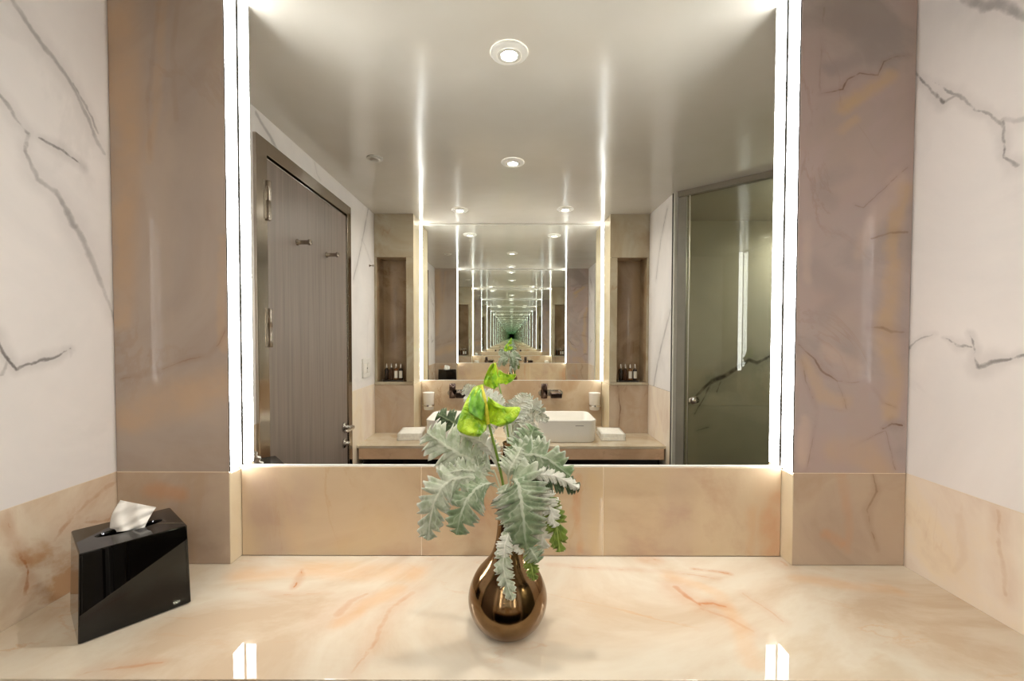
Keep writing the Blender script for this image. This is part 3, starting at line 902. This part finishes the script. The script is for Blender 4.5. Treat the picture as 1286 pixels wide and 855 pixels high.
def basin(xc, label):
    r = thing('washbasin', label, 'basin', (xc, YC2 - .075 - BD, CT2 + .0003), 'vessel basins on the rear counter')
    loft('bowl', [(BW - .014, BD - .014, .045, 0), (BW - .008, BD - .008, .05, .006), (BW - .003, BD - .003, .052, .06), (BW - .001, BD - .001, .052, BH - .012), (BW, BD, .052, BH - .004),
                  (BW - .001, BD - .001, .052, BH), (BW - .006, BD - .006, .048, BH + .0005), (BW - .010, BD - .010, .046, BH - .004), (BW - .016, BD - .016, .045, BH - .05),
                  (BW - .035, BD - .035, .06, .035), (BW - .075, BD - .075, .06, .024), (.03, .03, .029, .021)], M_ceramic, r)
    lathe('drain', [(0, .030), (.020, .030), (.024, .027), (.024, .0215), (0, .0215)], M_chrome, r, 24)
    mk = box('printed_mark', (.055, BD - .0025, .102), (.105, BD - .0010, .106), M_print, r)
    mk['label'] = 'faint grey mark on the front'
    return r
bx = (M(P(709, 530, 2.6))).x
basin(bx, 'white rounded basin right of the vase leaves, fully in view')
basin(-bx - .004, 'white rounded basin at left, half hidden behind the green flower')

# taps
def tap(xc, zc, label):
    r = thing('wall_tap', label, 'tap', (xc, YB + .007, zc), 'wall taps over the basins')
    bm = bmesh.new()
    pts = rrect(.088, .024, .0235, 8)
    a = [bm.verts.new((x, 0.0003, z)) for x, z in pts]; b = [bm.verts.new((x, .010, z)) for x, z in pts]
    c = [bm.verts.new((x * .985, .0125, z * .94)) for x, z in pts]
    for q, w_ in ((a, b), (b, c)):
        for i in range(len(pts)):
            j = (i + 1) % len(pts); bm.faces.new((q[i], q[j], w_[j], w_[i]))
    bm.faces.new(a[::-1]); bm.faces.new(c)
    bmesh.ops.recalc_face_normals(bm, faces=bm.faces)
    link('back_plate', bm, M_chrome, r)
    lathe('lever', [(0, -.034), (.020, -.034), (.0225, -.031), (.0225, .064), (.021, .068), (.017, .070), (0, .070)], M_bronze_dark, r, 24, loc=(-.048, .04, 0))
    lathe('lever_neck', [(0, 0), (.014, 0), (.014, .03), (0, .03)], M_chrome, r, 20, axis='Y', loc=(-.048, .012, 0))
    bm = bmesh.new(); bm_box(bm, (-.012, .012, -.020), (.066, .155, .018))
    link('spout', bm, M_gunmetal, r, bevel=.008, segs=3)
    return r
zt = CAMZ - (494 - 423.3) * 2.96 * S
tap((692 - 642.5) * 2.97 * S, zt, 'dark metal wall tap with upright lever above the right basin')
tap((577 - 642.5) * 2.97 * S, zt, 'dark metal wall tap with upright lever above the left basin')

# tumblers in holders
for xp, w1 in ((537.8, 'left'), (747.5, 'right')):
    xc = (xp - 642.5) * 2.93 * S
    zc = CAMZ - (515 - 423.3) * 2.93 * S
    yc = YB + .007 + .055
    t_ = tag(lathe('tumbler', [(0, 0), (.030, 0), (.034, .003), (.040, .118), (.0415, .121), (.039, .1215), (.037, .117), (.0315, .006), (0, .005)], M_frosted, None, 32, loc=(xc, yc, zc)),
             'frosted white tumbler held on the wall beside the %s basin' % w1, 'tumbler', 'wall tumblers')
    h = thing('tumbler_holder', 'chrome wall ring gripping the tumbler at the %s end of the rear backsplash' % w1, 'holder', (xc, YB + .007, zc + .032), 'tumbler holders')
    lathe('wall_rose', [(0, 0.0003), (.018, .0003), (.018, .007), (.016, .009), (.007, .010), (.007, .016), (0, .016)], M_chrome, h, 20, axis='Y')
    bm = bmesh.new()
    n = 40
    ring = []
    for i in range(n):
        a = 2 * math.pi * i / n
        ring.append([bm.verts.new((rr_ * math.cos(a), .055 + rr_ * math.sin(a), zz)) for rr_, zz in ((.0385, -.006), (.0415, -.006), (.0415, .006), (.0385, .006))])
    for i in range(n):
        a, b = ring[i], ring[(i + 1) % n]
        for k in range(4):
            bm.faces.new((a[k], b[k], b[(k + 1) % 4], a[(k + 1) % 4]))
    bmesh.ops.recalc_face_normals(bm, faces=bm.faces)
    link('ring', bm, M_chrome, h)

# folded face towels
def towel(xc, yc, rz, label):
    r = thing('face_towel', label, 'towel', (xc, yc, CT2 + .0005), 'folded face towels')
    r.rotation_euler = (0, 0, rz)
    for k, (dx, dy, z0, z1) in enumerate(((0, 0, 0, .020), (.002, -.003, .0202, .042))):
        bm = bmesh.new()
        bm_box(bm, (-.075 + dx, -.10 + dy, z0), (.075 + dx, .10 + dy, z1))
        bmesh.ops.subdivide_edges(bm, edges=list(bm.edges), cuts=6, use_grid_fill=True)
        for v in bm.verts:
            f = 1 - (abs(v.co.x) / .08) ** 6 * .0
            v.co.z += (.0010 * math.sin(v.co.x * 60 + k * 2) * math.sin(v.co.y * 70 + k)) * (1 if v.co.z > z0 + .002 else 0)
        bmesh.ops.bevel(bm, geom=[e for e in bm.edges if e.calc_face_angle(0) > .7], offset=.009, segments=4, affect='EDGES', clamp_overlap=True)
        link('fold', bm, M_towel, r, smooth=True)
towel((769 - 642.5) * 2.63 * S, -(2.66 - 1) * D1, .06, 'white folded face towel right of the right basin')
towel((515 - 642.5) * 2.63 * S, -(2.66 - 1) * D1, -.08, 'white folded face towel left of the left basin')

# toiletries in the niches
def bottle(x, y, mat, label, group, frame=False):
    r = thing('toiletry_bottle', label, 'bottle', (x, y, NZ0 + .0085), group)
    lathe('body', [(0, 0), (.0125, 0), (.014, .002), (.014, .066), (.012, .072), (.007, .076), (0, .076)], mat, r, 20)
    lathe('cap', [(0, .0762), (.0085, .0762), (.0085, .090), (.006, .093), (.005, .106), (.004, .109), (0, .110)], M_silver_cap, r, 16)
    if frame:
        bm = bmesh.new()
        n = 12
        for z0, z1, a0, a1 in ((.012, .060, -55, 55),):
            p0 = [bm.verts.new((.0142 * math.sin(math.radians(a0 + (a1 - a0) * i / n)), .0142 * math.cos(math.radians(a0 + (a1 - a0) * i / n)), z0)) for i in range(n + 1)]
            p1 = [bm.verts.new((q.co.x, q.co.y, z1)) for q in p0]
            for i in range(n): bm.faces.new((p0[i], p0[i + 1], p1[i + 1], p1[i]))
        link('paper_label', bm, M_label, r)
ymid = YP - .07
for s, wd in ((-1, 'left'), (1, 'right')):
    cx0 = ((494 - 642.5) if s < 0 else (789 - 642.5)) * 2.83 * S
    tr_ = thing('tray', 'small dark tray under the bottles in the %s niche' % wd, 'tray', (cx0, ymid, NZ0 + .0003))
    box('base', (-.068, -.022, 0), (.068, .022, .004), M_dark, tr_, .001, 1)
    for dx in (-1, 1):
        box('rim', (dx * .068, -.022, .0), (dx * .071, .022, .012), M_silver_cap, tr_)
    for i, (mt, nm) in enumerate(((M_dark_b, 'first'), (M_amber, 'second'), (M_brown_b, 'third'), (M_dark_b, 'fourth'))):
        x = cx0 + (i - 1.5) * .0325
        bottle(x, ymid, mt, '%s bottle from the left in the %s niche, silver cap%s' % (nm, wd, ', white label' if i >= 2 else ''),
               'toiletry bottles in the %s niche' % wd, i >= 2)

# switch plate on the left wall
sp_ = thing('switch_plate', 'white switch plate on the marble wall between door and left niche', 'switch', (X0, -(2.597 - 1) * D1, CAMZ - 39 * 2.597 * S))
box('plate', (.0003, -.066, -.058), (.008, .066, .058), M_white, sp_, .002, 2)
for dy in (-.033, .033):
    box('rocker', (.0082, dy - .027, -.030), (.0115, dy + .027, .030), M_ceramic, sp_, .001, 1)
box('indicator', (.0083, -.004, -.006), (.013, .004, .002), M_dark, sp_)
# robe hook on the left wall
lathe_o = lathe('wall_hook', [(0, 0.0003), (.008, .0003), (.008, .004), (.004, .006), (.004, .02), (.006, .022), (.006, .027), (0, .027)], M_steel, None, 16, axis='X', loc=(X0, -(474 / 177 - 1) * D1, CAMZ + 89 * 2.68 * S))
tag(lathe_o, 'tiny metal hook on the white marble beside the left niche', 'hook')

# ------------------------------------------------------------------ ceiling fittings
def downlight(x, y, label, mat=M_lens):
    r = thing('downlight', label, 'downlight', (x, y, CEIL), 'ceiling downlights')
    lathe('bezel', [(.053, -.0003), (.0535, -.0035), (.0515, -.006), (.046, -.0080), (.040, -.0090), (.0345, -.0098)], M_white, r, 40)
    lathe('reflector', [(.0340, -.0098), (.0285, -.0108), (.0235, -.0112), (.0230, -.0105), (.0232, -.0040)], M_profile, r, 40)
    lathe('lens', [(.0230, -.0042), (.012, -.0052), (0, -.0056)], mat, r, 28)
    return r
def ceil_at(px, py):
    d = ray(px, py)
    return M(CAM + d * ((CEIL - .006 - CAMZ) / d.z))
for px, py, lb in ((639.5, 68.5, 'round downlight nearest the near mirror, largest in the ceiling'), (644, 205, 'round downlight in the middle of the ceiling'),
                   (577.5, 264.5, 'small round downlight over the left basin'), (710, 263.5, 'small round downlight over the right basin')):
    p = ceil_at(px, py)
    downlight(p.x, p.y, lb)
downlight(2.05, -1.75, 'added unseen fill lamp brightening the shower, near its rear wall', M_lens_fill)  # lamp added out of view to brighten the shower behind the glass
p = ceil_at(471, 200)
v = thing('smoke_detector', 'small white round detector on the ceiling left of centre', 'detector', (p.x, p.y, CEIL))
lathe('base', [(0, -.0003), (.036, -.0003), (.036, -.004), (.033, -.006), (0, -.006)], M_profile, v, 32)
lathe('dome', [(.022, -.0062), (.021, -.010), (.016, -.013), (0, -.014)], M_alu, v, 28)

# ------------------------------------------------------------------ tissue box
def W(px, py, h):
    """pixel on the horizontal plane h metres above the front counter"""
    d = ray(px, py)
    return CAM + d * ((CT + h - CAMZ) / d.z)
a = W(98, 811, 0); b = W(239, 755, 0)
e1 = (b - a); e1.z = 0
wd_ = e1.length
ang_t = math.radians(49.3); ux = Vector((math.cos(ang_t), math.sin(ang_t), 0)); uy = Vector((-ux.y, ux.x, 0))
dp_ = .145
mid = a + ux * wd_ / 2 + uy * dp_ / 2
tb = thing('tissue_box', 'glossy black cube tissue box on the left end of the counter', 'tissue box', (mid.x, mid.y, CT + .0004))
tb.rotation_euler = (0, 0, math.atan2(ux.y, ux.x))
hw_ = wd_ / 2; hd_ = dp_ / 2; hh = .155
bm = bmesh.new()
# outer shell: tapered, with an oval slot in the lid, built as loops
def ring_sq(h, z, r=.0035):
    return [(x, y, z) for x, y in rrect(h, h + hd_ - hw_, r, 15)]
def ring_ov(ax, ay, z):
    out = []
    for k in range(4):
        for i in range(16):
            a_ = math.radians(k * 90 + 90 * i / 15.5)
            out.append((ax * math.cos(a_), ay * math.sin(a_), z))
    return out
loops = [ring_sq(hw_ - .003, .0), ring_sq(hw_, .002), ring_sq(hw_ - .0036, hh - .0022), ring_sq(hw_ - .0042, hh - .0006), ring_sq(hw_ - .0056, hh), ring_ov(.050, .018, hh), ring_ov(.049, .017, hh - .004), ring_ov(.049, .017, hh - .03)]
vs = [[bm.verts.new(q) for q in lp] for lp in loops]
for p_, q_ in zip(vs, vs[1:]):
    for i in range(64):
        j = (i + 1) % 64
        bm.faces.new((p_[i], p_[j], q_[j], q_[i]))
bm.faces.new(vs[0][::-1]); bm.faces.new(vs[-1])
bmesh.ops.recalc_face_normals(bm, faces=bm.faces)
link('box_body', bm, M_boxblack, tb)
# raised rim frame on the front face
for x0, x1, z0, z1 in ((-hw_ + .001, -hw_ + .005, .004, hh - .004), (hw_ - .005, hw_ - .001, .004, hh - .004)):
    bm = bmesh.new()
    bm_box(bm, (x0, -hd_ - .0004, z0), (x1, -hd_ + .004, z1))
    for v_ in bm.verts:
        v_.co.y += .0035 * v_.co.z / hh
        v_.co.x *= 1 - .0035 / hw_ * v_.co.z / hh
    link('edge_bead', bm, M_boxblack, tb, bevel=.0006, segs=2)
# tissue: crumpled sheet drawn through the slot
def sheet(name, left, right, mat, parent, nu=14, nv=14, bulge=0.0, crease=0.0, mi=None, th=.0006, seed=0, uvs=True):
    """surface between two boundary curves given as 3D points; bulges towards the viewer"""
    L_ = catmull(left, nv); R_ = catmull(right, nv)
    rnd = random.Random(seed)
    ph = [rnd.uniform(0, 6) for _ in range(4)]
    bm = bmesh.new()
    uv = bm.loops.layers.uv.new('UVMap')
    g = []
    for j in range(nv + 1):
        row = []
        for i in range(nu + 1):
            f = i / nu; h = j / nv
            p = L_[j].lerp(R_[j], f)
            tocam = (CAM - p).normalized()
            env = math.sin(math.pi * f)
            p = p + tocam * (bulge * env + crease * (math.sin(f * 11 + ph[0] + h * 5) + .6 * math.sin(h * 15 + ph[1] - f * 8) + .5 * abs(math.sin(f * 7 - h * 9 + ph[2]))))
            row.append(bm.verts.new(p))
        g.append(row)
    for j in range(nv):
        for i in range(nu):
            try:
                fc_ = bm.faces.new((g[j][i], g[j][i + 1], g[j + 1][i + 1], g[j + 1][i]))
            except ValueError:
                continue
            for lp, (ii, jj) in zip(fc_.loops, ((i, j), (i + 1, j), (i + 1, j + 1), (i, j + 1))):
                lp[uv].uv = (ii / nu, jj / nv)
    o = link(name, bm, mat, parent, smooth=True)
    md = o.modifiers.new('thick', 'SOLIDIFY'); md.thickness = th; md.offset = 0
    if mi is not None: md.material_offset = mi
    return o
tz = .80
ti = sheet('tissue', [P(139, 669, .800), P(138, 661, .800), P(141, 645, .806), P(151, 628, .815)],
           [P(181, 664, .806), P(185, 655, .812), P(192, 643, .822), P(196, 637, .830)], M_tissue, None, 26, 26, .010, .0040, None, .0005, 5)
tag(ti, 'white crumpled tissue sticking up from the black box', 'tissue')
ti.location = (0, 0, 0)

# ------------------------------------------------------------------ vase
VZ = .749
vc = W(637.5, 786, 0)
prof = [(0, 0), (19, 0), (23.5, .8), (27.5, 4), (32.2, 10), (35.8, 18), (37.5, 27), (36.6, 36), (33.5, 45), (29, 53), (23, 60), (18, 66), (14.4, 73), (12, 81), (10.6, 90), (9.8, 99), (9.8, 106), (10.8, 110), (10.2, 110.5), (8.6, 108), (8.2, 90), (9, 75), (12, 66), (5, 40), (0, 38)]
vs_ = [Vector((r * S, h * S, 0)) for r, h in prof]
vs_s = catmull(vs_[:18], 70) + vs_[18:]
vase = lathe('flower_vase', [(max(p.x, 0) if i else 0, p.y) for i, p in enumerate(vs_s)], M_vase, None, 72, loc=(vc.x, vc.y, CT + .0004))
tag(vase, 'round bronze glazed bud vase with slender neck holding silver leaves', 'vase')
MOUTH = Vector((vc.x, vc.y, CT + 108 * S))

# ------------------------------------------------------------------ leaves
def leaf_(parent, spine, hw, mat, back=None, lobes=4.5, roll=0.0, cup=.25, depth=.55, pet=.10, seed=0, wav=.10):
    depth = min(.88, depth + .30); hw *= 1.1
    pts = [P(*q) for q in spine]
    n, mcol = 110, 9
    c = catmull(pts, n)
    zavg = sum(q[2] for q in spine) / len(spine)
    W_ = hw * zavg * S
    rnd = random.Random(seed)
    ph = rnd.uniform(0, 6)
    bm = bmesh.new()
    uv = bm.loops.layers.uv.new('UVMap')
    def at(tv):
        tv = max(0, min(.9999, tv)) * n
        k = int(tv); return c[k].lerp(c[k + 1], tv - k)
    rows = []
    for i in range(n + 1):
        t_ = i / n
        row = []
        for j in range(-mcol, mcol + 1):
            s = j / mcol
            q = max(0.0, (t_ - pet) / (1 - pet))
            env = (math.sin(math.pi * min(1, q ** .78 * .93 + .035)) ** .75) if q > 0 else 0
            side = 1 if s >= 0 else -1
            phs = q * lobes + (.0 if side > 0 else .38)
            fr_ = phs - math.floor(phs)
            lob = min(1.0, 1.55 * max(0.0, math.sin(math.pi * fr_))) ** .8
            tooth = .17 * math.cos((fr_ - .5) * 3.2 * 2 * math.pi)
            wid = W_ * (.03 + env * (1 - depth + depth * lob + tooth * lob))
            if t_ < pet: wid = W_ * .045
            fwd = .085 * abs(s) * (1 if q > 0 else 0) * (.4 + .6 * lob)
            cpt = at(t_ + fwd)
            tg = (at(t_ + .02) - at(t_ - .02)).normalized()
            V = (CAM - cpt).normalized()
            Lr = tg.cross(V)
            if Lr.length < 1e-4: Lr = Vector((1, 0, 0))
            Lr.normalize()
            N = Lr.cross(tg).normalized()
            if N.dot(V) < 0: N = -N
            Lr = (Lr * math.cos(roll) + N * math.sin(roll)).normalized()
            N2 = Lr.cross(tg).normalized()
            if N2.dot(V) < 0: N2 = -N2
            off = -cup * W_ * s * s + wav * W_ * math.sin(q * lobes * 2 * math.pi + ph + (0 if side > 0 else 1.5)) * abs(s) + .06 * W_ * (1 - min(1, abs(s) * 6))
            row.append(bm.verts.new(cpt + Lr * (wid * s) + N2 * off))
        rows.append(row)
    w_ = 2 * mcol
    for i in range(n):
        for j in range(w_):
            f = bm.faces.new((rows[i][j], rows[i][j + 1], rows[i + 1][j + 1], rows[i + 1][j]))
            for lp, (jj, ii) in zip(f.loops, ((j, i), (j + 1, i), (j + 1, i + 1), (j, i + 1))):
                lp[uv].uv = (jj / w_, ii / n)
    o = link('leaf', bm, [mat, back or M_felt], parent, smooth=True)
    md = o.modifiers.new('thick', 'SOLIDIFY'); md.thickness = .0007; md.offset = 0; md.material_offset = 1
    # the visible side carries the first material
    me = o.data
    if sum(f_.area * f_.normal.dot((CAM - f_.center).normalized()) for f_ in me.polygons) < 0:
        me.flip_normals()
    return o

def stem_(parent, pts, r=.0016, mat=None, name='stem'):
    return tube(name, pts, [r, r, r * .8], mat or M_stems, parent, 18, 8)

def sprig(label, stems, leaves):
    r = thing('silver_leaf_sprig', label, 'foliage', tuple(MOUTH), 'silver leaf sprigs in the vase')
    ks = []
    for st in stems:
        ks.append(stem_(r, st))
    for i, lf in enumerate(leaves):
        kw = dict(lf[3]) if len(lf) > 3 else {}
        ks.append(leaf_(r, lf[0], lf[1], lf[2], seed=i * 7 + len(label), **kw))
    adopt(r, ks)
    return r
inn = MOUTH - Vector((0, 0, .07))
def st(dx, dy, *px):
    return [inn + Vector((dx, dy, 0)), MOUTH + Vector((dx * 1.5, dy * 1.5, .004))] + [P(*q) for q in px]

sprig('silver-grey lobed leaves arching out to the left of the vase',
      [st(-.004, -.004, (629, 620, .735), (622, 608, .73)), st(-.003, .003, (628, 612, .745), (620, 590, .74))],
      [([(622, 594, .745), (600, 582, .725), (570, 566, .71), (536, 543, .70)], 27, M_sage, dict(lobes=5.5, depth=.45, cup=.2)),
       ([(604, 572, .765), (585, 545, .775), (568, 530, .78), (549, 520, .785)], 13, M_green, dict(lobes=4.5, depth=.6, pet=.3)),
       ([(626, 592, .74), (618, 568, .73), (602, 553, .725), (576, 545, .72)], 12, M_felt, dict(lobes=6.5, depth=.75, roll=.5)),
       ([(624, 612, .735), (598, 600, .71), (564, 604, .69), (545, 632, .68), (537, 678, .685)], 20, M_sage, dict(lobes=6.5, depth=.6, back=M_felt, wav=.14)),
       ([(622, 606, .73), (602, 611, .70), (584, 632, .68), (573, 671, .675)], 22, M_sage2, dict(lobes=4.5, depth=.55, roll=-.15)),
       ([(607, 602, .725), (602, 588, .72), (598, 572, .72)], 8, M_sage, dict(lobes=3.5, depth=.5)),
       ([(620, 598, .735), (598, 592, .715), (578, 590, .70), (558, 596, .695)], 13, M_sage, dict(lobes=4.5, depth=.6))])
sprig('short grey-green leaves standing up behind the green flower stem',
      [st(.004, .006, (642, 612, .755), (646, 598, .758))],
      [([(645, 602, .755), (652, 578, .755), (662, 556, .765), (672, 536, .77)], 20, M_sage2, dict(lobes=4.5, depth=.6)),
       ([(640, 600, .75), (646, 580, .745), (641, 560, .75)], 9, M_sage2, dict(lobes=3.5, depth=.5)),
       ([(646, 592, .75), (662, 572, .748), (676, 557, .75)], 12, M_sage, dict(lobes=3.5, depth=.55))])
sprig('broad grey-green leaves spreading to the right over the vase neck',
      [st(.003, -.004, (640, 620, .73), (643, 606, .715)), st(.006, -.001, (648, 622, .73), (650, 606, .725)), st(.004, .002, (638, 600, .74), (632, 584, .735)), st(.003, -.006, (644, 630, .70), (646, 650, .69))],
      [([(642, 603, .705), (650, 606, .68), (656, 640, .665), (661, 690, .672)], 31, M_sage2, dict(lobes=5.5, depth=.32, cup=.3, pet=.04)),
       ([(630, 582, .735), (656, 571, .715), (685, 575, .705), (716, 598, .70)], 20, M_sage2, dict(lobes=4.5, depth=.5)),
       ([(646, 606, .725), (672, 601, .705), (698, 603, .70), (728, 614, .70)], 13, M_green, dict(lobes=5.5, depth=.45, cup=.4)),
       ([(648, 604, .72), (672, 596, .70), (698, 598, .695), (727, 613, .695)], 8, M_felt, dict(lobes=6.5, depth=.5, cup=.5)),
       ([(650, 614, .72), (680, 620, .705), (696, 648, .695), (703, 693, .69)], 12, M_olive, dict(lobes=4.5, depth=.4, pet=.3)),
       ([(652, 614, .715), (678, 617, .70), (690, 636, .692), (697, 662, .69)], 10, M_felt, dict(lobes=4.5, depth=.6, pet=.2)),
       ([(656, 612, .725), (674, 630, .715), (681, 655, .712), (680, 690, .715)], 16, M_felt, dict(lobes=4.5, depth=.5)),
       ([(638, 600, .71), (640, 590, .70), (648, 575, .705), (655, 562, .715)], 15, M_sage, dict(lobes=3.5, depth=.4)),
       ([(640, 604, .705), (634, 618, .69), (635, 640, .685), (637, 662, .685)], 10, M_sage, dict(lobes=3.5, depth=.35)),
       ([(650, 610, .72), (668, 612, .715), (690, 622, .71), (703, 640, .71)], 7, M_felt, dict(lobes=5.5, depth=.7)),
       ([(646, 645, .695), (638, 668, .682), (632, 705, .668), (636, 730, .662), (644, 753, .66)], 10, M_sage, dict(lobes=5.5, depth=.45, pet=.12, wav=.2)),
       ([(640, 668, .68), (634, 684, .672), (633, 700, .668)], 9, M_felt, dict(lobes=3.5, depth=.5)),
       ([(660, 678, .69), (667, 690, .685), (672, 698, .683), (676, 706, .683)], 12, M_sage2, dict(lobes=3.5, depth=.45)),
       ([(658, 684, .70), (664, 700, .695), (668, 714, .692), (671, 729, .69)], 8, M_olive, dict(lobes=3.5, depth=.4)),
       ([(652, 655, .69), (648, 675, .682), (654, 696, .68)], 7, M_felt, dict(lobes=3.5, depth=.6))])
# ------------------------------------------------------------------ green anthurium
an = thing('anthurium', 'lime green anthurium flower standing above the silver leaves', 'flower', tuple(MOUTH))
ks = [tube('stem', [inn, MOUTH + Vector((-.002, 0, .003)), P(632, 610, .735), P(626, 580, .725), P(619, 552, .715), P(613, 528, .71)], [.0026, .0026, .0022, .0022], M_stemg, an, 30, 10),
      tube('spadix', [P(613, 532, .706), P(610, 512, .70), (P(607, 497, .70)), P(604, 484, .705)], [.0030, .0042, .0042, .0026], M_spadix, an, 24, 12)]
zf = .705
ks.append(sheet('spathe', [P(607, 482, .71), P(608, 500, .712), P(611, 516, .712), P(612, 530, .71), P(610, 540, .705)],
                [P(595, 486, .71), P(584, 506, .695), P(574, 536, .68), P(586, 546, .675), P(602, 548, .685)], M_lime, an, 26, 30, .012, .0018, None, .001, 3))
ks.append(sheet('spathe', [P(613, 498, .712), P(612, 508, .712), P(612, 518, .712), P(613, 526, .711), P(614, 531, .709)],
                [P(618, 502, .71), P(634, 511, .70), P(653, 512, .69), P(646, 528, .68), P(628, 536, .69)], M_lime, an, 26, 30, .010, .0018, None, .001, 8))
ks.append(sheet('spathe_shade', [P(604, 488, .702), P(594, 490, .696), P(589, 504, .690), P(589, 518, .684)],
                [P(605, 490, .702), P(608, 502, .698), P(609, 514, .694), P(606, 528, .686)], M_limeshade, an, 14, 16, .006, .001, None, .001, 4))  # added sheet, its dark green paints the shade inside the left lobe
adopt(an, ks)
